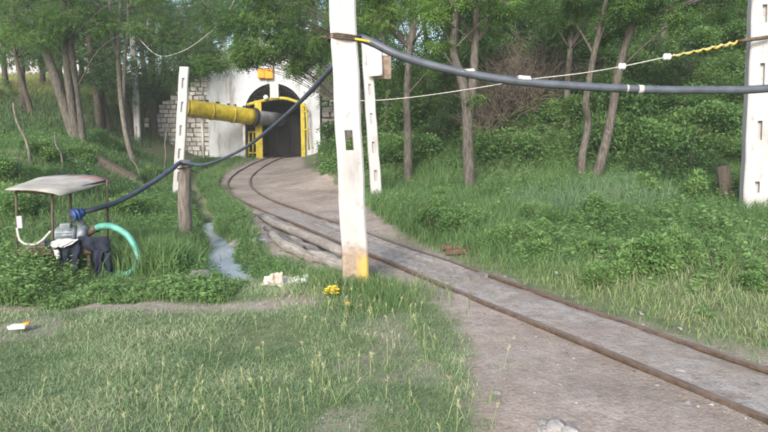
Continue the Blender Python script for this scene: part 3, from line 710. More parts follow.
b = MB(); b.tube([A(16, 191.5, 6.35), A(53, 193.5, 6.42), A(107, 180.5, 7.12)], .012, 6); b.tube([A(16, 191.5, 6.35), A(43, 178, 7.2)], .012, 6); b.build('roof_frame', M['rust'], ps, True)
b = MB()
for k in range(4):
    a, c = A(20 + k * 5, 246.5 - k * 2.2, 6.4 + k * .2), A(88 + k * 7, 251 - k * 2.4, 6.5 + k * .2); b.box((a + c) / 2, ((c - a).length, .16, .035), math.atan2(c.y - a.y, c.x - a.x), .4, .006)
b.build('platform', M['brown_board'], ps)
b = MB(); a, c = A(20, 249, 6.32), A(92, 253, 6.42); b.box((a + c) / 2, ((c - a).length, .05, .06), math.atan2(c.y - a.y, c.x - a.x)); b.build('edge_beam', M['rust_red'], ps)
for px in (24, 88):
    b = MB(); a = A(px, 250, 6.45); b.tube([a, Vector((a.x, a.y, h1(a.x, a.y) - .05))], .025, 7); b.build('leg', M['rust'], ps, True)
b = MB(); b.tube(curve_pts([A(17, 228, 6.33), A(20, 240, 6.3), A(29, 244.5, 6.3), A(40, 242, 6.3), A(51, 231, 6.38)], 8), .013, 6); b.build('loose_cable', M['box_grey'], ps, True)
b = MB(); b.box(A(20, 222, 6.33), (.05, .04, .13), .2); b.build('switch_box', M['box_grey'], ps)
# pump
pc = A(68, 235, 6.8); pu = thing('water_pump', 'grey blue electric water pump on the rusty stand', 'pump', pc)
b = MB(); ca = Vector((.98, .2, 0)); ends = [pc - ca * .14 + ca * t for t in (0, .02, .03, .22, .24, .25)]
b.tube(ends, [.06, .09, .1, .1, .09, .05], 24)
for k in range(18):
    t = k / 18 * 2 * math.pi; rdir = Vector((-ca.y * math.cos(t), ca.x * math.cos(t), math.sin(t))); b.tube([pc - ca * .1 + rdir * .1, pc + ca * .07 + rdir * .1], .008, 4)
b.build('motor', M['motor'], pu, True)
b = MB(); b.box(pc + Vector((-.01, -.01, .115)), (.12, .09, .06), .2); o = b.build('terminal_box', M['motor'], pu); solid(o, 0, 0, .01)
b = MB(); vc = pc + ca * .17; b.tube([vc - ca * .05, vc - ca * .04, vc + ca * .04, vc + ca * .06], [.07, .12, .12, .06], 24); b.tube([vc, A(79, 217, 6.78)], .04, 12); b.build('volute', M['motor'], pu, True)
b = MB(); b.tube([A(72, 215.5, 6.68), A(74.5, 215, 6.7)], .075, 18); b.tube([A(75.5, 214.5, 6.71), A(78, 213.6, 6.73)], .08, 18); b.tube([A(78, 213.6, 6.73), A(84, 212, 6.76)], .05, 14); b.build('flange', M['blue'], pu, True)
for k in range(6):
    a_ = k * math.pi / 3; b = MB(); cc = A(75, 214.8, 6.70) + Vector((-ca.y * math.cos(a_), ca.x * math.cos(a_), math.sin(a_))) * .066; b.tube([cc - ca * .035, cc + ca * .035], .009, 6); b.build('bolt', M['rust'], pu)
b = MB(); b.tube([vc + ca * .05, A(96, 228, 6.75)], [.035, .04], 10); b.tube([A(94, 228.4, 6.75), A(97, 227.8, 6.75)], .055, 12); b.build('suction_pipe', M['rust'], pu, True)
b = MB(); b.box(pc - Vector((0, 0, .115)), (.3, .2, .03), .2); b.build('foot', M['rust'], pu)
b = MB(); b.tube(curve_pts([A(94, 228.6, 6.75), A(104, 226, 6.7), A(115, 227.5, 6.65), A(128, 236, 6.6), A(136.5, 250, 6.55), A(138, 262, 6.5), A(133, 271, 6.45), A(123, 275, 6.42), A(112, 272.5, 6.5), A(104, 276, 6.6)], 22), [.038 + .0022 * math.cos(i * math.pi) for i in range(199)], 14)
tag(b.build('suction_hose', M['teal'], smooth=True, origin=A(115, 228, 6.65)), 'teal green suction hose looping from the pump into the weeds', 'hose')
# clothes
def drape(name, rows_px, D, mat, parent, amp=.02, fold=3., n=18, back=.12):
    b = MB(); R = []
    ys = [r[0] for r in rows_px]; yy_ = np.linspace(ys[0], ys[-1], 16)
    xl = np.interp(yy_, ys, [r[1] for r in rows_px]); xr = np.interp(yy_, ys, [r[2] for r in rows_px]); ph = rnd.uniform(0, 6)
    for i in range(3): R.append([A(xl[0] + (xr[0] - xl[0]) * s_, ys[0] + 1.2 - i * .3, D + back * (1 - i / 3) + .01) + Vector((0, 0, -.03 * (2 - i))) for s_ in np.linspace(0, 1, n)])
    for i, y in enumerate(yy_):
        a_ = amp * (.25 + i / 15)
        R.append([A(xl[i] + (xr[i] - xl[i]) * s_ + .6 * math.sin(i * .9 + ph), y + .6 * math.sin(s_ * 9 + ph), D - a_ * math.sin(s_ * fold * 2 * math.pi + ph + .1 * i) - .02 * math.sin(s_ * math.pi)) for s_ in np.linspace(0, 1, n)])
    b.grid([[tuple(p) for p in r] for r in R]); o = b.build(name, mat, parent, True); solid(o, .012); sub = o.modifiers.new('sub', 'SUBSURF'); sub.levels = sub.render_levels = 1
    return o
jk = thing('work_jacket', 'dark navy jacket hanging over the left half of the pump stand', 'jacket', A(66, 255, 6.38))
drape('body', [(240, 58, 80), (246, 57, 80), (254, 58, 81), (260, 60, 80), (266, 62, 79)], 6.34, M['navy'], jk, .03, 2)
drape('sleeve', [(240, 44, 58), (244, 45, 59), (250, 50, 60), (255, 55, 61)], 6.36, M['navy'], jk, .015, 1, 8)
drape('sleeve', [(262, 71, 80), (270, 72, 79), (278, 73, 78), (284, 74, 78)], 6.30, M['navy'], jk, .015, 1, 8)
tr = thing('work_trousers', 'dark navy trousers hanging over the right half of the pump stand', 'trousers', A(97, 255, 6.36))
drape('waist', [(236.5, 78, 108), (243, 78, 110), (249, 84, 111), (252, 91, 112)], 6.36, M['navy'], tr, .02, 2)
drape('trouser_leg', [(250, 93, 103), (258, 94, 102), (266, 95, 101), (277, 95, 100)], 6.34, M['navy'], tr, .02, 1, 9)
drape('trouser_leg', [(247, 100, 111), (256, 101, 113), (266, 104, 113.5), (272, 108, 113)], 6.38, M['navy'], tr, .02, 1, 9)
wc = thing('white_shirt', 'white cloth lying crumpled across the jacket on the pump stand', 'cloth', A(63, 243, 6.3))
drape('body', [(239, 58, 78), (241, 52, 77), (244, 50, 72), (247.5, 53, 64)], 6.29, M['white_cloth'], wc, .012, 3, 18, .1)
drape('sleeve', [(250, 54, 59), (254, 55, 60), (259, 57, 60)], 6.31, M['white_cloth'], wc, .01, 1, 8, .04)

# ------------------------------------------------------------------ litter
def crumple(name, label, cat, pts, D, mat, ex=.05, th=.01):
    c = G(pts[0][0], pts[0][1]); b = MB(); R = []
    n, m = 12, 10; P = [A(*p, D) for p in pts]      # four corners: bl, br, tr, tl
    for i in range(m):
        t = i / (m - 1); row = []
        for j in range(n):
            s_ = j / (n - 1); p = P[0].lerp(P[1], s_).lerp(P[3].lerp(P[2], s_), t) + Vector((0, .16 * t, 0))
            q = fbm(np.array([s_ * 5 + D + pts[0][0]]), np.array([t * 4 + D]), 3)[0] - .5; p += Vector((q * .05, -ex * 2 * q, q * ex * 1.4)); p.z = max(p.z, h1(p.x, p.y) + .012); row.append(tuple(p))
        R.append(row)
    b.grid(R); o = b.build(name, mat, None, True, P[0]); solid(o, th); s2 = o.modifiers.new('s', 'SUBSURF'); s2.levels = s2.render_levels = 1
    return tag(o, label, cat)
crumple('torn_sack', 'larger crumpled dirty white sack lying in weeds by the ditch end', 'sack', [(260, 291), (284, 290), (280, 276.5), (262, 279)], 5.85, M['sack'], .11)
crumple('plastic_sheet', 'pale plastic sheet trailing right from the dirty sack toward the pole', 'sheet', [(279, 288.5), (309, 286), (306, 278), (279, 281)], 5.95, M['white_cloth'], .09)
pk = thing('snack_packet', 'small white packet with orange corner lying on the lawn at left', 'packet', G(19, 332))
c = G(19, 332); b = MB(); b.box(c + Vector((0, 0, .05)), (.13, .08, .025), .2, .5, .008); solid(b.build('wrapper', M['white_plastic'], pk), 0, 0, .006)
b = MB(); b.box(c + Vector((.05, .025, .068)), (.05, .05, .008), .2, .5, .002); b.build('print', M['orange'], pk)
lit = [(599, 265, .1, 'flat white scrap of litter on the right weedy bank'), (563, 264, .06, 'small upright white litter scrap in weeds left of the flat one'), (763, 246, .14, 'large white bag caught in weeds at the right frame edge'),
       (546, 243, .14, 'pale grey plastic sheet half hidden in the right weeds'), (556, 281, .06, 'small white scrap low in the weeds near the far rail'), (641, 316, .06, 'pale crumpled scrap beside the far rail'), (680, 332, .04, 'tiny pale scrap on gravel beside the far rail at right')]
for px, py, s_, lb in lit:
    c = G(px, py, .015 if py > 300 else .08); s_ *= .42; b = MB(); R = []
    for i in range(6): R.append([(c.x + (j - 2.5) / 5 * s_ * 1.3 + rnd.uniform(-.012, .012), c.y + (i - 2.5) / 5 * s_ + rnd.uniform(-.01, .01), c.z + s_ * .25 * rnd.random() + i * .004) for j in range(6)])
    b.grid(R); o = b.build('litter_scrap', M['litter'], None, True, c); solid(o, .004); tag(o, lb, 'litter')
# stones
for k, (px, py, s_, lb) in enumerate([(556, 427, .05, 'largest bluish grey stone on the dirt at the bottom edge'), (544, 424, .03, 'small grey stone left of the largest stone at the bottom'), (570, 432, .04, 'mid grey stone right of the largest stone at the bottom'), (546, 431, .035, 'darker stone in front of the largest stone at the bottom'), (497, 393, .028, 'lone grey stone on the dirt beside the lawn edge'),
                                    (640, 340, .02, 'grey lump on the concrete strip between the rails'), (679, 372, .035, 'dark clod between the rails at right'), (238, 246, .12, 'pale boulder on the ditch bank beside the water'), (262, 243, .13, 'flat grey rock at the near end of the logs'), (158, 262, .13, 'pale rock under grass left of the ditch'), (176, 266, .12, 'brownish rock at the left ditch edge'), (199, 278, .11, 'small rock at the ditch end left side')]):
    c = G(px, py); b = MB(); nu, nv = 14, 9; R = []
    o1 = rnd.uniform(0, 99)
    for i in range(nv):
        th = math.pi * i / (nv - 1); R.append([])
        for j in range(nu + 1):
            ph = 2 * math.pi * (j % nu) / nu; d = np.array([math.sin(th) * math.cos(ph), math.sin(th) * math.sin(ph), math.cos(th)])
            r = s_ * (.65 + .8 * float(fbm(np.array([d[0] * 1.6 + o1 + d[2]]), np.array([d[1] * 1.6 + o1 - d[2]]), 3)[0])); R[-1].append((c.x + d[0] * r * 1.2, c.y + d[1] * r, c.z + d[2] * r * .62 + s_ * .15))
    b.grid(R, rnd.uniform(.0, .6), flip=False); tag(b.build('stone', M['stone'], origin=c), lb, 'stone', 'loose stones')

# ------------------------------------------------------------------ vegetation primitives
def unit(v): return v / (np.linalg.norm(v, axis=-1, keepdims=True) + 1e-9)
def leaves(mb, P, D, L, W, tint, nrm=None, fold=.15):
    """rhombic leaves: base P, direction D, length L, width W"""
    n = len(P); D = unit(D)
    if nrm is None: nrm = unit(rng.normal(0, .45, (n, 3)) + np.array([0, 0, 1]))
    S = unit(np.cross(D, nrm)); Nn = np.cross(S, D); L = np.broadcast_to(L, (n,))[:, None]; W = np.broadcast_to(W, (n,))[:, None]
    mid = P + D * L * .45 - Nn * L * fold * .3
    V = np.stack([P, mid + S * W * .5 + Nn * W * fold, P + D * L - Nn * L * fold, mid - S * W * .5 + Nn * W * fold], 1)
    mb.add(V.reshape(-1, 3), np.arange(4 * n).reshape(-1, 4), np.repeat(np.broadcast_to(tint, (n,)), 4))
def sprays(mb, P, D, L, K, ll, lw, tint):
    """pinnate leaves: stalk from P along D with K leaflets"""
    n = len(P); D = unit(D); up = unit(rng.normal(0, .4, (n, 3)) + np.array([0, 0, 1])); S = unit(np.cross(D, up)); Up = np.cross(S, D)
    for k in range(K):
        t = (k // 2 + 1) / ((K + 1) // 2) if k < K - 1 else 1.0
        s_ = (1 if k % 2 else -1) if k < K - 1 else 0
        pos = P + D * (L * t)[:, None] - Up * (L * t * t * .25)[:, None]
        d = D * (.45 if s_ else 1) + S * s_ * .9 - Up * .2 + rng.normal(0, .15, (n, 3))
        leaves(mb, pos, d, ll * rng.uniform(.75, 1.2, n), lw * rng.uniform(.8, 1.2, n), np.clip(tint + rng.uniform(-.08, .08, n), 0, 1), unit(Up + rng.normal(0, .3, (n, 3))))
def blades(mb, P, hgt, w, lean, tint, tipdry=.0):
    n = len(P); az = rng.uniform(0, 2 * math.pi, n); az2 = rng.uniform(0, 2 * math.pi, n)
    d = np.stack([np.cos(az), np.sin(az), 0 * az], 1); s_ = np.stack([np.cos(az2), np.sin(az2), 0 * az], 1)
    hgt = np.broadcast_to(hgt, (n,))[:, None]; w = np.broadcast_to(w, (n,))[:, None]; lean = np.broadcast_to(lean, (n,))[:, None]
    up = np.array([0, 0, 1.]); m = P + up * hgt * .55 + d * hgt * lean * .3; t = P + up * hgt * (1 - .35 * lean) + d * hgt * lean
    V = np.stack([P - s_ * w / 2, P + s_ * w / 2, m - s_ * w * .4, m + s_ * w * .4, t], 1)
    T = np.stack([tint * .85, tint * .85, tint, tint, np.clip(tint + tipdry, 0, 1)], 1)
    i = np.arange(n)[:, None] * 5
    f = np.concatenate([i + np.array([0, 1, 3]), i + np.array([0, 3, 2]), i + np.array([2, 3, 4])])
    mb.add(V.reshape(-1, 3), f, T.ravel())
def pts_on(x, y, dz=-.01): return np.stack([x, y, H(x, y) + dz], 1)
def leafy(mb, P, hgt, K, ll, lw, tint, spread=.35):
    """leafy herbs: K leaves up a leaning stem"""
    n = len(P); ln = rng.normal(0, spread, (n, 2))
    for k in range(K):
        t = (k + .5 + rng.uniform(-.3, .3, n)) / K; az = rng.uniform(0, 2 * math.pi, n)
        st = P + np.stack([ln[:, 0] * hgt * t, ln[:, 1] * hgt * t, hgt * t], 1)
        d = np.stack([np.cos(az), np.sin(az), rng.uniform(-.3, .6, n)], 1)
        sc_ = (1.15 - .5 * t) * rng.uniform(.7, 1.25, n)
        leaves(mb, st, d, ll * sc_, lw * sc_, np.clip(tint + .25 * (t - .5) + rng.uniform(-.08, .08, n), 0, 1))

def crown_blob(mb, c, r, n, tint, L=.22, K=9, ll=.055, lw=.026, droop=.35, flatn=.7):
    """sub-clumps of pinnate sprays round c"""
    ns = max(3, n // 14)
    sc_ = unit(rng.normal(0, 1, (ns, 3))) * (rng.random((ns, 1)) ** .45) * r * np.array([1, 1, flatn])
    idx = rng.integers(0, ns, n); off = rng.normal(0, 1, (n, 3)) * r * .17
    P = np.array(tuple(c)) + sc_[idx] + off
    D = off / (r * .17) * .6 + rng.normal(0, .6, (n, 3)); D[:, 2] = D[:, 2] * .4 - droop
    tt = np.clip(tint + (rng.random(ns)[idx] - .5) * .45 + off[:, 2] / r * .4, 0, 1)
    sprays(mb, P, D, L * rng.uniform(.7, 1.3, n), K, ll, lw, tt)
    return np.array(tuple(c)) + sc_
def tree(label, D, trunks, blobs, bark='bark', leaf='leaf', dens=1.9, group=None, ll=.06, name='tree', snap=True, base=None, lr=1.):
    """trunks: (pixel polyline, r0, r1); blobs: (px, py, r_px, depth offset, n, tint)"""
    b0 = trunks[0][0][0]
    B = G(*b0) if snap else A(*b0, D)
    D = B.y
    root = thing(name, label, 'tree', B, group)
    tb = MB(); tips = []
    for k, (pl, r0, r1) in enumerate(trunks):
        pts = [A(px, py, D + (0 if i == 0 else rnd.uniform(-.12, .12))) for i, (px, py) in enumerate(pl)]
        if k == 0 or pl[0][1] > 120: pts = [pts[0] - Vector((0, 0, .4))] + pts
        tb.tube(curve_pts(pts, 6), [r0 * 1.9, r0 * 1.25, r0 * 1.02, r0 * .95, (r0 + r1) / 2, r1 * 1.1, r1], 10, rnd.random(), wob=.05); tips += pts[1:]
    cb = MB()
    for (px, py, rp, dd, n, tint) in blobs:
        c = A(px, py, D + dd); r = rp / F * D
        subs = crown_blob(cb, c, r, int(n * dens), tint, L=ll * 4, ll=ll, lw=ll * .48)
        hang = [p for p in tips if p.z < c.z + r * .3] or tips
        a = min(hang, key=lambda p: (p - c).length + .7 * max(0, p.z - c.z + .8) + rnd.uniform(0, .8))
        if (a - c).length < 9:
            mid = a.lerp(c, .5) + Vector((rnd.uniform(-.15, .15), rnd.uniform(-.15, .15), .1 * (a - c).length)); tb.tube(curve_pts([a, mid, c], 4), [.032 * lr, .02 * lr, .008 * lr], 6, .5)
            for q in subs[:6]: tb.tube([c, c.lerp(Vector(q), .5) + Vector((0, 0, .05)), Vector(q)], [.014, .009, .004], 5, .5)
    tb.build('trunk', M[bark], root, True)
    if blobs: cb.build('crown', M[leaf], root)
    return root

def rb(px, py, rp, n, k, dd=1.2, tint=.5, sx=1., sy=.6):
    """k random blobs round (px, py)"""
    return [(px + rnd.gauss(0, rp * sx * .55), py + rnd.gauss(0, rp * sy * .5), rp * rnd.uniform(.32, .5), rnd.uniform(-dd, dd), n // k, min(1, max(0, tint + rnd.uniform(-.2, .2)))) for _ in range(k)]
# left group
tree('thick grey triple trunk tree with one snapped limb at far left', 17, [([(76, 142), (66, 110), (56, 80), (46, 52)], .18, .13), ([(78, 142), (70, 95), (65, 40), (63, 0), (60, -90)], .12, .08), ([(83, 143), (76, 90), (71, 40), (70, 0), (76, -100)], .11, .07)],
     rb(30, 10, 55, 700, 9, 1.5, .55) + rb(75, -20, 60, 500, 7, 1.5, .5) + rb(50, -70, 90, 400, 6, 1.5, .5) + rb(25, 30, 40, 420, 7, 1.2, .65, 1.3, .4) + rb(100, 20, 36, 420, 7, 1.2, .55, 1.3, .5) + [(12, 22, 18, -1, 90, .75), (40, 20, 16, -.8, 80, .75), (62, 18, 14, -.5, 60, .7)])
tree('thin dark leaning tree with pale green leaves at the far left edge', 22, [([(33, 118), (24, 88), (16, 58), (10, 20)], .11, .05)], rb(15, 52, 24, 260, 6, .8, .75) + rb(5, 85, 16, 100, 4, .8, .6), 'bark_dark')
tree('slender pale twin stem tree with a bare side branch in the left group', 14, [([(136, 166), (129, 148), (122, 110), (118, 55), (121, 0), (126, -90)], .085, .05), ([(131, 152), (124, 110), (125, 60), (128, 10), (120, -80)], .06, .035), ([(118, 58), (108, 32), (96, 24), (84, 23)], .035, .015), ([(107, 32), (103, 22), (99, 16)], .02, .01)],
     rb(122, -25, 55, 420, 8, 1.2, .6) + [(150, 12, 15, .3, 60, .7), (100, 6, 13, -.4, 50, .65)], 'bark_pale')
tree('low dark bushy tree between the left trunks', 20, [([(108, 132), (105, 108), (100, 85), (98, 60)], .14, .05)], rb(103, 82, 26, 520, 9, .9, .3) + rb(98, 58, 16, 130, 4, .8, .75), 'bark_dark', 'leaf_dark')
tree('tall dark trunk tree with broad crown left of the stone wall', 24, [([(154, 138), (152, 90), (152, 40), (150, -20), (152, -120)], .18, .1)],
     rb(190, 30, 45, 850, 10, 1.5, .45) + rb(165, 15, 50, 650, 8, 1.5, .35) + rb(215, 55, 28, 420, 6, 1.0, .6, 1.2, .5) + rb(180, -50, 90, 500, 6, 2, .4) + rb(170, 45, 26, 300, 5, 1, .5, 1.3, .5) + rb(205, 10, 40, 420, 6, 1, .4), 'bark_dark', 'leaf')
tree('leafy tree behind the main pole drooping over the white portal', 17, [([(350, 172), (349, 110), (346, 40), (335, -40), (330, -120)], .14, .08)],
     rb(292, 40, 38, 720, 9, 1.0, .45, 1.1, .5) + rb(250, 52, 24, 260, 5, .8, .55, 1.2, .4) + rb(315, 5, 34, 500, 6, 1.2, .4) + rb(235, 25, 30, 420, 6, 1., .5) + rb(225, 56, 22, 300, 5, .8, .6, 1.3, .5) + rb(298, 58, 20, 240, 5, .8, .5, 1.3, .4) + rb(265, 20, 34, 420, 6, 1., .45) + rb(270, -10, 48, 520, 7, 1.3, .35) + rb(300, -80, 80, 400, 6, 1.5, .45) + rb(255, 48, 22, 300, 5, .8, .6, 1.4, .4) + rb(312, 62, 14, 160, 4, .6, .5), 'bark', lr=.45)
tree('single straight trunk tree just right of the notice pole', 14.3, [([(408, 184), (408, 140), (407, 95), (410, 50), (415, 0), (413, -100)], .1, .07)],
     rb(395, 12, 28, 360, 7, .9, .78) + rb(432, 5, 24, 260, 5, .9, .7) + [(430, 67, 7, -.4, 24, .8)] + rb(410, -60, 70, 500, 7, 1.4, .5) + rb(375, 0, 20, 160, 4, .8, .6), 'bark')
tree('forked trunk tree standing in grass right of the notice pole', 12.7, [([(470, 192), (468, 150), (467, 110), (462, 80), (453, 50), (456, 15), (460, -80)], .12, .07), ([(468, 118), (473, 80), (475, 45), (477, 10), (484, -90)], .09, .06)],
     rb(440, 8, 22, 260, 5, .8, .8) + rb(468, 4, 24, 260, 5, .8, .75) + [(440, 45, 7, -.3, 26, .75), (478, 97, 5, -.4, 14, .8)] + rb(470, -60, 80, 600, 8, 1.4, .5) + rb(505, 2, 20, 200, 4, .9, .5), 'bark')
tree('thin straight tree on the slope above the dry brush', 16, [([(567, 127), (567, 90), (570, 50), (573, 0), (576, -80)], .085, .05)], rb(560, 18, 30, 380, 8, 1, .5) + rb(540, -10, 45, 450, 7, 1.3, .45) + rb(575, -60, 60, 300, 5, 1.2, .5), 'bark_pale')
tree('thin crooked tree left of the leaning one on the right slope', 13.5, [([(581, 183), (582, 158), (588, 125), (586, 100), (594, 55), (606, 0), (618, -90)], .085, .05)], rb(605, -10, 40, 420, 7, 1.1, .5) + rb(600, 30, 18, 110, 4, .8, .5), 'bark')
tree('leaning slim tree with a long bare branch on the right slope', 13.6, [([(595, 184), (604, 150), (611, 118), (619, 70), (632, 22), (650, -50), (660, -110)], .1, .06), ([(632, 24), (655, 16), (676, 8), (700, 0), (730, -6)], .045, .02)], rb(640, 8, 32, 360, 7, 1, .5) + rb(680, -14, 40, 500, 8, 1.2, .5) + rb(740, -10, 30, 260, 5, 1, .55) + rb(660, -70, 80, 300, 5, 1.3, .5), 'bark')
b = MB(); P = G(726, 203); Q = A(722, 166, P.y); b.tube([P - Vector((0, 0, .2)), P, P.lerp(Q, .5) + Vector((.03, 0, 0)), Q], [.16, .13, .12, .1], 10, wob=.15)
tag(b.build('tree_stump', M['bark_dark'], smooth=True, origin=P), 'tall dark broken stump beside the right pole', 'tree stump')
# background trees
for k, (px, py, D, r) in enumerate([(20, 84, 27, .13), (95, 108, 26, .15), (128, 116, 28, .12), (60, 80, 31, .15), (185, 90, 34, .16), (255, 40, 36, .17), (315, 42, 36, .15), (340, 100, 28, .12), (210, 50, 37, .16), (145, 80, 36, .15), (5, 70, 34, .14), (42, 60, 36, .14), (80, 60, 38, .15), (112, 60, 38, .15), (235, 40, 40, .15), (285, 36, 40, .16), (330, 50, 42, .16), (165, 60, 42, .15), (365, 80, 30, .14), (-40, 80, 30, .15), (20, 60, 43, .15), (200, 40, 44, .15), (270, 30, 46, .15)]):
    c0 = A(px, py, D); gx, gz = c0.x, h1(c0.x, D)
    B = Vector((gx, D, gz)); root = thing('background_tree', 'dark leafy tree in the wooded backdrop behind the left trunks and portal', 'tree', B, 'backdrop trees')
    tb, cb = MB(), MB(); Ht = rnd.uniform(7, 9); lean = rnd.uniform(-.6, .6)
    sp_ = [B + Vector((lean * t * t + .1 * math.sin(t * 5 + k), .1 * math.cos(t * 4), Ht * .8 * t)) for t in np.linspace(0, 1, 8)]; tb.tube([B - Vector((0, 0, .3))] + sp_, [r * 1.2, r, r * .8, r * .4], 9, wob=.05)
    for q in range(15):
        t = rnd.uniform(.3, 1); p = sp_[int(t * 7)]; c = p + Vector((rnd.gauss(0, 1.5), rnd.gauss(0, 1.2), rnd.uniform(.2, 1.4)))
        crown_blob(cb, c, rnd.uniform(.9, 1.4), 110, rnd.uniform(.2, .6), L=.34, K=7, ll=.12, lw=.06); tb.tube([p, p.lerp(c, .5) + Vector((0, 0, .15)), c], [.05, .03, .01], 6)
    tb.build('trunk', M['bark_dark'], root, True); cb.build('crown', M['leaf_dark' if k % 2 else 'leaf'], root)

for k, (px, D, Ht) in enumerate([(385, 19, 6.5), (425, 21, 6.5), (455, 18.5, 6), (500, 22, 6.5), (535, 21, 5.5), (610, 21, 5), (655, 19, 5), (690, 23, 5.5), (735, 20, 5), (790, 20, 5), (480, 27, 6.5), (410, 28, 7), (560, 27, 6), (630, 27, 6), (360, 24, 7), (720, 28, 6)]):
    gx = (px - 384) / F * D; B = Vector((gx, D, h1(gx, D))); root = thing('hillside_tree', 'slender leafy tree rising out of the thicket on the right hillside', 'tree', B, 'hillside trees')
    tb, cb = MB(), MB(); lean = rnd.uniform(-.7, .7)
    sp_ = [B + Vector((lean * t * t + .12 * math.sin(t * 5 + k), .1 * math.cos(t * 4), Ht * .85 * t)) for t in np.linspace(0, 1, 8)]; tb.tube([B - Vector((0, 0, .3))] + sp_, [.1, .085, .06, .03], 8, wob=.05)
    for q in range(13):
        t = rnd.uniform(.3, 1); p = sp_[int(t * 7)]; c = p + Vector((rnd.gauss(0, .9), rnd.gauss(0, .8), rnd.uniform(.0, .9)))
        crown_blob(cb, c, rnd.uniform(.6, .95), 85, rnd.uniform(.35, .85), L=.3, K=9, ll=.085, lw=.042); tb.tube([p, p.lerp(c, .5) + Vector((0, 0, .1)), c], [.03, .02, .007], 5)
    tb.build('trunk', M['bark'], root, True); cb.build('crown', M['leaf'], root)
# hillside bushes: five shapes, copied
def bush_mesh(kind):
    cb = MB(); nb_ = 9
    for q in range(nb_):
        a = rnd.uniform(0, 6.28); rr = rnd.uniform(0, .62); c = np.array([rr * math.cos(a), rr * math.sin(a), rnd.uniform(.2, .95) * (1 - .45 * rr)])
        n = 330 + 230 * (kind > 4); off = unit(rng.normal(0, 1, (n, 3))) * (rng.random((n, 1)) ** .4) * rnd.uniform(.26, .4)
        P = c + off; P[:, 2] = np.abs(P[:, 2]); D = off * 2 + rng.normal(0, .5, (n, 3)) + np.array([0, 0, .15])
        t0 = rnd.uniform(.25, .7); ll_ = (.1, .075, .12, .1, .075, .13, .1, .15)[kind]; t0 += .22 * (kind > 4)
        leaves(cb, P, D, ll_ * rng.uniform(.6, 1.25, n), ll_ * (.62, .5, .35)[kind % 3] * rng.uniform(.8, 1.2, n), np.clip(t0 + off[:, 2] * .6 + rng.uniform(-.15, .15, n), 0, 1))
    st = MB()
    for q in range(9):
        a = rnd.uniform(0, 6.28); rr = rnd.uniform(.2, .6); st.tube([(0, 0, -.15), (.35 * rr * math.cos(a), .35 * rr * math.sin(a), .35), (rr * math.cos(a), rr * math.sin(a), rnd.uniform(.6, .95))], [.025, .018, .006], 5)
    return cb.data('foliage', M['leaf_dark' if kind == 1 else 'leaf_weed' if kind > 4 else 'leaf_bush']), st.data('stems', M['bark_dark'])
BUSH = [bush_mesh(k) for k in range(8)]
def bush(x, y, s_, k, label, group, sz=1.):
    z = h1(x, y); r = thing('bush', label, 'bush', (x, y, z - .03), group); r.rotation_euler.z = rnd.uniform(0, 6.28); r.scale = (s_, s_, s_ * sz)
    for nm, me_ in zip(('foliage', 'stems'), BUSH[k]):
        o = bpy.data.objects.new(nm, me_); COL.objects.link(o); o.parent = r
    return r
cnt = 0; placed = []
tries = 0
while cnt < 210 and tries < 40000:
    tries += 1
    D = 12.5 + 20 * rnd.random() ** 1.25; px = rnd.uniform(335, 860); x = (px - 384) / F * D; hd = float(hill_d(np.array(x), np.array(D)))
    if hd < .35 or (D < 18 and 478 < px < 560 and hd > 1.2 and D > 14.6): continue
    if D < 15 and 520 < px < 575: continue
    if any((x - a) ** 2 + (D - c) ** 2 < (.36 * (s_ + .9)) ** 2 for a, c, s_ in placed): continue
    s_ = rnd.uniform(.65, 1.25) * (.9 + .02 * (D - 12)); placed.append((x, D, s_))
    k = rnd.choice([0, 2, 3, 4, 0, 3, 1]) if px > 560 else rnd.choice([1, 2, 4, 0, 3])
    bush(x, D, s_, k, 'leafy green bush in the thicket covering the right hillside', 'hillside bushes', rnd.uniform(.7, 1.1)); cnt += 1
for (px, py, s_, k, lb) in [(690, 186, .95, 1, 'dense dark round bush left of the tall broken stump'), (655, 178, .8, 1, 'dark bush between the leaning slim tree and the stump'), (745, 200, .6, 0, 'bright bush at the foot of the right slotted pole, behind it'),
                            (615, 196, .42, 3, 'small bright bush at the foot of the leaning slim tree'), (130, 215, .5, 0, 'green bush on the left bank behind the teal hose'), (20, 215, .6, 0, 'bush at the left edge behind the pump shelter'), (60, 190, .55, 1, 'dark bush on the left bank behind the shelter roof'),
                            (500, 248, .42, 0, 'low leafy bush right of the rusty channel iron'), (440, 236, .5, 3, 'low bright bush left of the rusty channel iron'), (475, 232, .5, 0, 'broad low bush behind the rusty channel iron'), (542, 228, .45, 4, 'low bush in the middle of the right weedy bank')]:
    c = G(px, py); bush(c.x, c.y, s_, k, lb, None, .85)
for k in range(30):
    for _ in range(60):
        px, py = rnd.uniform(425, 760), rnd.uniform(196, 300); c = G(px, py); d_ = float(offtrack(np.array(c.x), np.array(c.y)))
        if d_ > .85 and c.y > 5.2: break
    bush(c.x, c.y, rnd.uniform(.2, .42), rnd.choice([5, 6, 7]), 'low pale green leafy weed clump on the bank right of the track', 'bank weed clumps', rnd.uniform(.8, 1.2))
for k in range(16):
    c = G(rnd.uniform(-10, 172), rnd.uniform(128, 205)); bush(c.x, c.y, rnd.uniform(.3, .65), rnd.choice([0, 1, 3, 5, 6]), 'low scrubby bush on the shaded bank below the left trees', 'left bank scrub', rnd.uniform(.6, 1.))
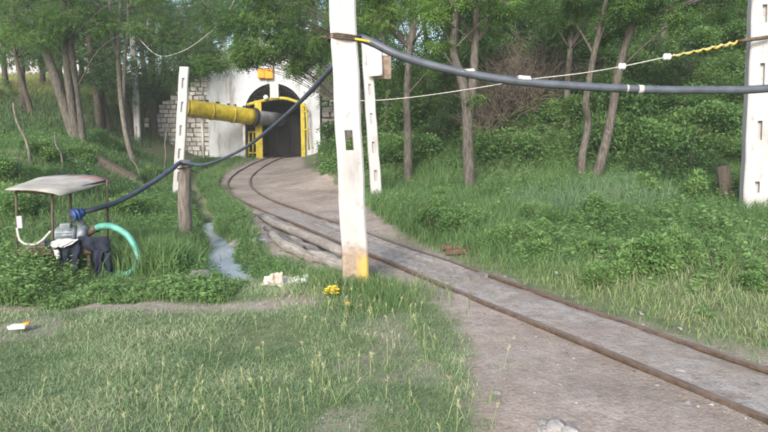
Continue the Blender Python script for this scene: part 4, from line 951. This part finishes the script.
# dry brush
for k, (px, py, s_) in enumerate([(498, 120, 1.5), (525, 112, 1.6), (545, 100, 1.5), (510, 88, 1.5), (540, 70, 1.4), (482, 135, .9)]):
    c = G(px, py); b = MB()
    for q in range(90):
        a, e = rnd.uniform(0, 6.28), rnd.uniform(.3, 1.3); L = s_ * rnd.uniform(.6, 1.3); d = Vector((math.cos(a) * math.cos(e), math.sin(a) * math.cos(e), math.sin(e)))
        p0 = c + Vector((rnd.gauss(0, .25), rnd.gauss(0, .25), -.05)); p1 = p0 + d * L * .5 + Vector((0, 0, .1)); p2 = p0 + d * L + Vector((rnd.gauss(0, .15), rnd.gauss(0, .15), rnd.gauss(-.1, .15)))
        b.tube([p0, p1, p2], [.014, .01, .004], 4, cap=False)
        for w_ in range(4):
            t = rnd.uniform(.3, 1); p = p1.lerp(p2, t); b.tube([p, p + Vector((rnd.gauss(0, .22), rnd.gauss(0, .22), rnd.gauss(.1, .16)))], [.006, .003], 3, cap=False)
    tag(b.build('dry_bush', M['twig'], origin=c), 'bare grey brown twiggy bush on the slope behind the forked tree', 'bush', 'dry bushes')
# sticks on the left bank
for a, c, r, lb in [((31, 166), (13, 103), .03, 'leaning bare pole on the left bank'), ((140, 178), (128, 150), .02, 'short crooked root sticking out of the bare soil bank'), ((150, 188), (100, 168), .03, 'long exposed root lying across the bare soil bank'), ((163, 175), (167, 128), .025, 'thin broken sapling behind the slotted pole'), ((0, 184), (38, 176), .02, 'thin fallen branch beyond the shelter roof'), ((62, 172), (55, 132), .02, 'thin upright dead stick behind the shelter roof')]:
    P = G(*a); Q = A(c[0], c[1], P.y + .3); b = MB(); b.tube(curve_pts([P - Vector((0, 0, .05)), P.lerp(Q, .35) + Vector((.04, 0, .03)), P.lerp(Q, .7) - Vector((.03, 0, 0)), Q], 5), [r, r * .9, r * .55], 7, wob=.1); tag(b.build('dead_branch', M['bark_pale'], smooth=True, origin=P), lb, 'branch')

# ------------------------------------------------------------------ grass and weeds (uncountable)
def scatter(n, x0, x1, y0, y1): return rng.uniform(x0, x1, n), rng.uniform(y0, y1, n)
LOGS = [flat(*t) for t in [(252, 206), (264, 209), (352, 252), (356, 284), (300, 270), (262, 250), (256, 225)]]
SK = G(284, 285)
def clear(x, y): return (pdist(x, y, LOGS) > 0) & (((x - SK.x) / 1.3) ** 2 + ((y - SK.y + .3) / 1.6) ** 2 > .12)
# lawn
g = MB()
for n, y0, y1, hs_ in ((190000, 2.2, 4.2, .04), (130000, 4.2, 7.0, .045)):
    x, y = scatter(n, -5.6 - (y1 - 4) * .5, 2.2, y0, y1); dm = dirt_mask(x, y)
    keep = (offtrack(x, y) < -.5) & (rng.random(n) > dm * 1.02) & (np.abs(x) < y * .75 + .5); x, y = x[keep], y[keep]
    p = fbm(x * 1.1 + 3, y * 1.1); p2 = fbm(x * 4, y * 4 + 9)
    ok = rng.random(len(x)) < .35 + p2 * 1.2; x, y, p, p2 = x[ok], y[ok], p[ok], p2[ok]
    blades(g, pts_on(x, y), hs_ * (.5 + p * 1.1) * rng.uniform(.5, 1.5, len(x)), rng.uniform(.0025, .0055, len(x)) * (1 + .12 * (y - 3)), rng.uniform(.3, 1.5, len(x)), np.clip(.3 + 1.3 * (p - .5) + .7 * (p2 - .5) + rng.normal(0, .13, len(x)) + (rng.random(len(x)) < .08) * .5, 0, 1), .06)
tag(g.build('lawn_grass', M['grass']), 'short pale green grass covering the foreground left of the dirt', 'grass', kind='stuff')
# wild barley ears and taller tufts
g, e = MB(), MB()
for (cx, cy_, sd, n) in [(170, 405, 50, 12), (255, 388, 45, 24), (150, 375, 50, 6), (345, 385, 35, 8), (300, 345, 80, 8), (60, 415, 50, 10), (420, 350, 25, 14), (400, 320, 25, 18), (345, 305, 25, 34), (200, 420, 60, 10), (440, 410, 30, 14)]:
    qs = [flat(rnd.gauss(cx, sd), min(470, max(296, rnd.gauss(cy_, 18)))) for _ in range(n)]
    x = np.array([q[0] for q in qs]); y = np.array([q[1] for q in qs]); ok = offtrack(x, y) < -.7; x, y = x[ok], y[ok]; P = pts_on(x, y); n = len(x)
    hh_ = rng.uniform(.07, .17, n); ln = rng.normal(0, .25, (n, 2)); tip = P + np.stack([ln[:, 0] * hh_, ln[:, 1] * hh_, hh_], 1)
    s_ = np.tile(np.array([[.0013, 0, 0]]), (n, 1)); V = np.stack([P - s_, P + s_, tip + s_, tip - s_], 1); e.add(V.reshape(-1, 3), np.arange(4 * n).reshape(-1, 4), .15)
    for k in range(9):
        d = tip - P + rng.normal(0, .035, (n, 3)); leaves(e, tip + (tip - P) * (k * .024), d, .03, .0045, np.clip(rng.normal(.45, .25, n), 0, 1))
    x2 = np.repeat(x, 9) + 0 + rng.normal(0, .05, 9 * n); y2 = np.repeat(y, 9) + rng.normal(0, .05, 9 * n)
    blades(g, pts_on(x2, y2), rng.uniform(.05, .12, len(x2)), rng.uniform(.004, .007, len(x2)), rng.uniform(.2, .9, len(x2)), np.clip(rng.normal(.45, .2, len(x2)), 0, 1), .15)
tag(e.build('barley_ears', M['ear']), 'pale wild barley ears standing above the lawn', 'grass', kind='stuff')
tag(g.build('grass_tufts', M['grass_tall']), 'taller grass tufts along the lawn and round the main pole', 'grass', kind='stuff')
# tufts at the main pole foot and dirt edges
g = MB(); n = 5200
cx = np.concatenate([rng.normal(B0.x, .28, 1500), rng.normal(B0.x + .35, .3, 900), rng.normal(B0.x - .35, .2, 500)]); cy_ = np.concatenate([rng.normal(B0.y - .15, .16, 1500), rng.normal(B0.y - .5, .25, 900), rng.normal(B0.y + .15, .12, 500)])
blades(g, pts_on(cx, cy_), rng.uniform(.08, .26, len(cx)), rng.uniform(.004, .008, len(cx)), rng.uniform(.2, .9, len(cx)), np.clip(rng.normal(.5, .22, len(cx)), 0, 1), .2)
tag(g.build('pole_foot_grass', M['grass_tall']), 'long grass tuft round the foot of the main pole', 'grass', kind='stuff')
# right bank
g, gb, w = MB(), MB(), MB()
x, y = scatter(330000, -4.5, 13, 3.2, 17); d = offtrack(x, y); hd = hill_d(x, y)
m = (d > .43) & (hd < 1.5) & (np.abs(x) < y * .72 + .6) & (rng.random(len(x)) > dirt_mask(x, y)); x, y, d = x[m], y[m], d[m]
p = fbm(x * .7 + 20, y * .7); near = sst(.42, .95, d)
ok = rng.random(len(x)) < (.15 + .85 * near) * (.3 + p) * np.clip(9 / y, .4, 1); x, y, d, p, near = x[ok], y[ok], d[ok], p[ok], near[ok]
dry = (1 - sst(3.8, 7.5, y - .3 * (x - 2))) * (.4 + 1.2 * fbm(x * 1.4 + 60, y * 1.4)); th = rng.random(len(x)) > dry * .55; x, y, d, p, near, dry = x[th], y[th], d[th], p[th], near[th], dry[th]
hh_ = (.06 + .26 * near * p + .12 * sst(7, 11, y)) * rng.uniform(.5, 1.5, len(x)) * (1 - .55 * np.clip(dry, 0, 1))
isb = (np.hypot((x - G(590, 205).x) / 1.5, (y - G(590, 205).y) / 1.3) < 1.0) 
isb &= rng.random(len(x)) < .5
tn = np.clip(.2 + .35 * p + .6 * dry + rng.normal(0, .15, len(x)), 0, 1); wd = rng.uniform(.005, .009, len(x)) * (1 + .05 * (y - 4))
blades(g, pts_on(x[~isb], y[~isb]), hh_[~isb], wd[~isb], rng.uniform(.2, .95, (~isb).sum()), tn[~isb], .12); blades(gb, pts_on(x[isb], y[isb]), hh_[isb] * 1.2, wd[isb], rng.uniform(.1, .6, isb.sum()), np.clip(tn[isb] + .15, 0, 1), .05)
x3, y3 = scatter(60000, -1, 6, 2.8, 9); d3 = offtrack(x3, y3); k3 = (d3 > .42) & (d3 < 2.2) & (np.abs(x3) < y3 * .75 + .5) & (rng.random(len(x3)) < .25 + .75 * sst(.45, .9, d3)) & (rng.random(len(x3)) < .3 + fbm(x3 * 2, y3 * 2)); x3, y3 = x3[k3], y3[k3]
blades(g, pts_on(x3, y3), rng.uniform(.03, .13, len(x3)), rng.uniform(.004, .007, len(x3)), rng.uniform(.3, 1.1, len(x3)), np.clip(rng.normal(.72, .22, len(x3)), 0, 1), .15)
tag(g.build('bank_grass', M['grass_tall']), 'mixed green and straw grass on the bank right of the track', 'grass', kind='stuff'); tag(gb.build('bluish_grass', M['grass_blue']), 'tall bluish grass patches on the right bank', 'grass', kind='stuff')
x, y = scatter(9000, -4, 12, 4.2, 16); d = offtrack(x, y); hd = hill_d(x, y); p = fbm(x * .8 + 50, y * .8 + 5)
m = (rng.random(len(x)) > dirt_mask(x, y) * 1.3) & (d > .75) & (hd < 1.2) & (np.abs(x) < y * .72 + .6) & (rng.random(len(x)) < sst(.42, .6, p) * np.clip((y - 3.6) / 4, .1, 1)); x, y, p = x[m], y[m], p[m]
lump = .5 + 1.1 * vnoise(x * 1.5 + 2, y * 1.5)
leafy(w, pts_on(x, y), lump * rng.uniform(.15, .5, len(x)) * np.clip(y / 8, .5, 1), 16, rng.uniform(.05, .11, len(x)), rng.uniform(.025, .06, len(x)), np.clip(.3 + .6 * vnoise(x * 1.7, y * 1.7) + rng.normal(0, .08, len(x)), 0, 1))
tag(w.build('bank_weeds', M['leaf_weed']), 'leafy weeds spread over the right bank', 'weeds', kind='stuff')
# weed strip before the pump, ditch edges, left bank
w, g = MB(), MB()
q = [flat(*t) for t in [(-160, 308), (-160, 262), (60, 268), (140, 272), (200, 283), (255, 285), (262, 300), (150, 303), (60, 305)]]
x, y = scatter(8500, -6, -.5, 5.0, 8.2); m = pdist(x, y, q) + (fbm(x * 3, y * 3) - .5) * .3 < 0; x, y = x[m], y[m]
ok = clear(x, y) & ((x < -3.3) | (y < 6.15)); x, y = x[ok], y[ok]
leftw = 1 - sst(-3.8, -3.1, x)
lump = .35 + 1.3 * vnoise(x * 3.2 + 5, y * 3.2)
leafy(w, pts_on(x, y), (.085 + .2 * leftw) * lump * rng.uniform(.5, 1.6, len(x)), 15, .03 + .07 * rng.random(len(x)) ** 2, .016 + .04 * rng.random(len(x)) ** 2, np.clip(.5 + .5 * vnoise(x * 2.3, y * 2.3) + rng.normal(0, .1, len(x)), 0, 1))
x, y = scatter(60000, -14, 0, 6.3, 28); d = offtrack(x, y); dl = xs(y) - x
edge = clear(x, y) & (np.abs(dl) < 1.3) & (np.abs(dl) > .22) & (d < -.75); p = fbm(x * 1.3 + 8, y * 1.3)
m = edge & (np.abs(x) < y * .72 + .5) & (rng.random(len(x)) < .2 + .5 * (p > .5)) & (rng.random(len(x)) > dirt_mask(x, y)); xe, ye = x[m], y[m]
leafy(w, pts_on(xe, ye), rng.uniform(.08, .28, len(xe)), 9, .07, .04, np.clip(.2 + .5 * vnoise(xe * 2, ye * 2), 0, 1))
x, y = scatter(16000, -16, -2, 7, 22); dl = xs(y) - x; p = fbm(x * .9 + 70, y * .9)
m = (dl > .9) & (np.abs(x) < y * .72 + .6) & (p > .5) & (rng.random(len(x)) > dirt_mask(x, y)) & (rng.random(len(x)) < .5); x, y = x[m], y[m]
leafy(w, pts_on(x, y), rng.uniform(.12, .45, len(x)), 12, .09, .045, np.clip(.15 + .5 * vnoise(x * 1.5, y * 1.5), 0, 1))
tag(w.build('left_weeds', M['leaf_weed']), 'leafy weeds before the pump stand and along the ditch', 'weeds', kind='stuff')
x, y = scatter(260000, -18, -1, 6.3, 24); dl = xs(y) - x; d = offtrack(x, y); p = fbm(x * .8 + 33, y * .8)
m = clear(x, y) & ((dl > .35) | ((dl < -.25) & (d < -.62))) & (np.abs(x) < y * .72 + .6) & (rng.random(len(x)) > dirt_mask(x, y)) & (rng.random(len(x)) < np.clip(9 / y, .3, 1) * (.25 + p)); x, y, p = x[m], y[m], p[m]
low = np.where((x < -1.9) & (x > -4.6) & (y < 7.4), .38, 1.)
blades(g, pts_on(x, y), low * (.1 + .22 * p) * rng.uniform(.5, 1.5, len(x)), rng.uniform(.005, .01, len(x)) * (1 + .05 * (y - 5)), rng.uniform(.2, .95, len(x)), np.clip(.05 + .6 * p + rng.normal(0, .15, len(x)), 0, 1), .1)
xe = rng.uniform(6.2, 12, 7000); sd = rng.choice([-1, 1], 7000); xx = xs(xe) + sd * rng.uniform(.2, .55, 7000) * np.interp(xe, [7, 10], [1, .6]); ok = clear(xx, xe)
blades(g, pts_on(xx[ok], xe[ok]), rng.uniform(.06, .2, ok.sum()), rng.uniform(.004, .008, ok.sum()), rng.uniform(.4, 1.3, ok.sum()), np.clip(rng.normal(.5, .2, ok.sum()), 0, 1), .1)
# lush tufts by the stub post
for px, py, sx_, n, hh_ in [(160, 268, .22, 2600, .42), (190, 262, .1, 700, .3), (150, 250, .3, 2200, .36), (120, 262, .2, 700, .3)]:
    c = G(px, py); xx, yy_ = rng.normal(c.x, sx_, n), rng.normal(c.y, .22, n); blades(g, pts_on(xx, yy_), hh_ * rng.uniform(.4, 1.2, n), rng.uniform(.006, .011, n), rng.uniform(.15, .7, n), np.clip(rng.normal(.5, .15, n), 0, 1), .08)
xe = rng.uniform(8.5, 29, 26000); dd = rng.uniform(0, 1, 26000); xl_ = xs(xe) + .2; xr_ = xc(xe) - .65 / tcos(xe); xx = xl_ + (xr_ - xl_) * dd; ok = (xr_ > xl_) & clear(xx, xe) & (rng.random(26000) > dirt_mask(xx, xe) * .9); xx, xe = xx[ok], xe[ok]
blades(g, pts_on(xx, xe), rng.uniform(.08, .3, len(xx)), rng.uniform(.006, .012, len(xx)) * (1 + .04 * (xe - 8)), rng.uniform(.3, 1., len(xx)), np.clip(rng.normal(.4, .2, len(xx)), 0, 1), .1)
x, y = scatter(26000, -6, -1.2, 5.0, 7.2); m_ = (pdist(x, y, q) + (fbm(x * 3, y * 3) - .5) * .4 < .05) & clear(x, y); x, y = x[m_], y[m_]
blades(g, pts_on(x, y), rng.uniform(.08, .3, len(x)) * (.5 + .7 * (1 - sst(-3.8, -3.1, x))), rng.uniform(.003, .007, len(x)), rng.uniform(.2, 1., len(x)), np.clip(rng.normal(.5, .22, len(x)), 0, 1), .15)
tag(g.build('left_bank_grass', M['grass_tall']), 'green grass over the left bank and ditch sides', 'grass', kind='stuff')
# yellow field far left, and hillside undergrowth
g = MB(); x, y = scatter(60000, -45, -11, 20, 45); m = (np.abs(x) < y * .72 + 2); x, y = x[m], y[m]
blades(g, pts_on(x, y), rng.uniform(.25, .6, len(x)), rng.uniform(.02, .04, len(x)), rng.uniform(.2, .8, len(x)), np.clip(.05 + .95 * sst(27, 33, y) * rng.uniform(.4, 1, len(x)), 0, 1), .05)
tag(g.build('field_grass', M['field']), 'yellow green field grass beyond the left trees', 'grass', kind='stuff')
w = MB(); x, y = scatter(46000, -6, 22, 12, 34); hd = hill_d(x, y); m = (hd > .2) & (np.abs(x) < y * .74 + 1); x, y = x[m], y[m]
leafy(w, pts_on(x, y), rng.uniform(.2, .6, len(x)), 8, .13, .075, np.clip(.1 + .6 * vnoise(x * .8, y * .8) + rng.normal(0, .1, len(x)), 0, 1))
tag(w.build('hillside_undergrowth', M['leaf_bush']), 'low leafy undergrowth between the hillside bushes', 'undergrowth', kind='stuff')
w = MB(); x, y = scatter(9000, -14, -1, 31.2, 46); leafy(w, pts_on(x, y), rng.uniform(.3, .9, len(x)), 9, .2, .11, np.clip(rng.normal(.35, .15, len(x)), 0, 1))
tag(w.build('hilltop_undergrowth', M['leaf_dark']), 'dark undergrowth on the earth above the portal', 'undergrowth', kind='stuff')
# gravel on the dirt
g = MB(); x, y = scatter(5200, -6, 5, 2.4, 15); m = (rng.random(len(x)) < dirt_mask(x, y) * .8) & (np.abs(np.abs(offtrack(x, y)) - .345) > .05); x, y = x[m], y[m]; n = len(x)
s_ = rng.uniform(.004, .014, n) * (1 + (rng.random(n) < .06) * 1.3); oc = np.array([(1, 0, 0), (0, 1, 0), (-1, 0, 0), (0, -1, 0), (0, 0, .8), (0, 0, -.6)])
V = pts_on(x, y, .003)[:, None] + oc[None] * s_[:, None, None] * rng.uniform(.6, 1.3, (n, 6, 1)); F_ = np.array([(0, 1, 4), (1, 2, 4), (2, 3, 4), (3, 0, 4), (1, 0, 5), (2, 1, 5), (3, 2, 5), (0, 3, 5)])
g.add(V.reshape(-1, 3), (np.arange(n)[:, None, None] * 6 + F_).reshape(-1, 3), np.repeat(rng.random(n), 6)); tag(g.build('gravel', M['stone']), 'small stones scattered on the dirt and along the rails', 'gravel', kind='stuff')
# dead leaves and twigs
M['debris'] = leafmat('dead_leaf', [(0, (.07, .05, .035)), (.5, (.17, .125, .08)), (1, (.33, .28, .2))], .1, .8)
g = MB(); x, y = scatter(9000, -6, 6, 2.4, 16); dd_ = offtrack(x, y); m = (rng.random(len(x)) < dirt_mask(x, y)) & (rng.random(len(x)) < .12 + .8 * np.exp(-(np.abs(np.abs(dd_) - .45) / .16) ** 2) + .5 * (fbm(x * 2, y * 2) > .58)) & (np.abs(np.abs(dd_) - .345) > .045); x, y = x[m], y[m]; n = len(x)
az = rng.uniform(0, 6.28, n); leaves(g, pts_on(x, y, .006), np.stack([np.cos(az), np.sin(az), rng.uniform(-.05, .25, n)], 1), rng.uniform(.015, .05, n), rng.uniform(.004, .02, n), rng.random(n)); tag(g.build('leaf_litter', M['debris']), 'dead leaves and chips lying along the rails and on the dirt', 'leaf litter', kind='stuff')
# flowers
for px, py, s_, n, mat, lb in [(333, 298, .055, 34, 'petal', 'bright yellow flower clump at the foot of the main pole'), (348, 311, .014, 3, 'petal_orange', 'small orange flower in the lawn below the main pole')]:
    c = G(px, py); r = thing('flowering_plant', lb, 'flower', c); b, lf = MB(), MB()
    for k in range(n):
        p = c + Vector((rnd.gauss(0, s_ * .55), rnd.gauss(0, s_ * .4), .035 + abs(rnd.gauss(.03, s_ * .55)))); a = np.linspace(0, 6.28, 9)[:-1]
        leaves(b, np.tile(np.array(tuple(p)), (8, 1)), np.stack([np.cos(a), np.sin(a) - .5, .5 + 0 * a], 1), .024, .016, .5); lf.tube([Vector((p.x, p.y, c.z - .01)), p], .002, 4, cap=False)
    P = np.tile(np.array(tuple(c)), (30, 1)) + rng.normal(0, s_ * .5, (30, 3)) * np.array([1, 1, 0]); leafy(lf, P, np.full(30, .06), 4, .05, .02, np.full(30, .5))
    b.build('blossom', M[mat], r); lf.build('stems', M['leaf_weed'], r)

# ------------------------------------------------------------------ light
EL, AZ = 31, 198          # sun high behind the camera's left shoulder, softened by thin cloud
W = bpy.data.worlds.new('World'); sc.world = W; W.use_nodes = True; nt = W.node_tree; bg = nt.nodes['Background']
sky = nt.nodes.new('ShaderNodeTexSky'); sky.sky_type = 'NISHITA'; sky.sun_disc = False; sky.sun_elevation = math.radians(EL); sky.sun_rotation = math.radians(AZ)
sky.air_density = 1.0; sky.dust_density = 4.0; sky.ozone_density = 1.0
nt.links.new(sky.outputs[0], bg.inputs[0]); bg.inputs[1].default_value = .15
sl = bpy.data.lights.new('sun', 'SUN'); sl.energy = 1.45; sl.angle = math.radians(14); sl.color = (1, .985, .96); so = bpy.data.objects.new('sun', sl); COL.objects.link(so)
d = Vector((math.sin(math.radians(AZ)) * math.cos(math.radians(EL)), math.cos(math.radians(AZ)) * math.cos(math.radians(EL)), math.sin(math.radians(EL))))
so.rotation_euler = (-d).to_track_quat('-Z', 'Y').to_euler()
vs = sc.view_settings; vs.view_transform = 'Standard'; vs.look = 'None'; vs.gamma = 1; vs.use_curve_mapping = False; vs.exposure = 1.22
sc.cycles.max_bounces = 6; sc.cycles.diffuse_bounces = 3; sc.cycles.transparent_max_bounces = 4

# air: faint pale haze between the camera and the trees
hz_ = MB(); hz_.box((0, 130, 11), (560, 420, 28)); vm = bpy.data.materials.new('pale_haze'); vm.use_nodes = True; t_ = vm.node_tree; t_.nodes.clear()
vo = t_.nodes.new('ShaderNodeOutputMaterial'); pv = t_.nodes.new('ShaderNodeVolumePrincipled'); pv.inputs['Color'].default_value = (.9, .96, 1, 1); pv.inputs['Density'].default_value = HAZE; t_.links.new(pv.outputs[0], vo.inputs['Volume'])
hz_o = hz_.build('haze', vm); tag(hz_o, 'faint pale haze in the air under the trees', 'haze', kind='stuff'); hz_o.data.flip_normals() if False else None
sc.cycles.volume_bounces = 1
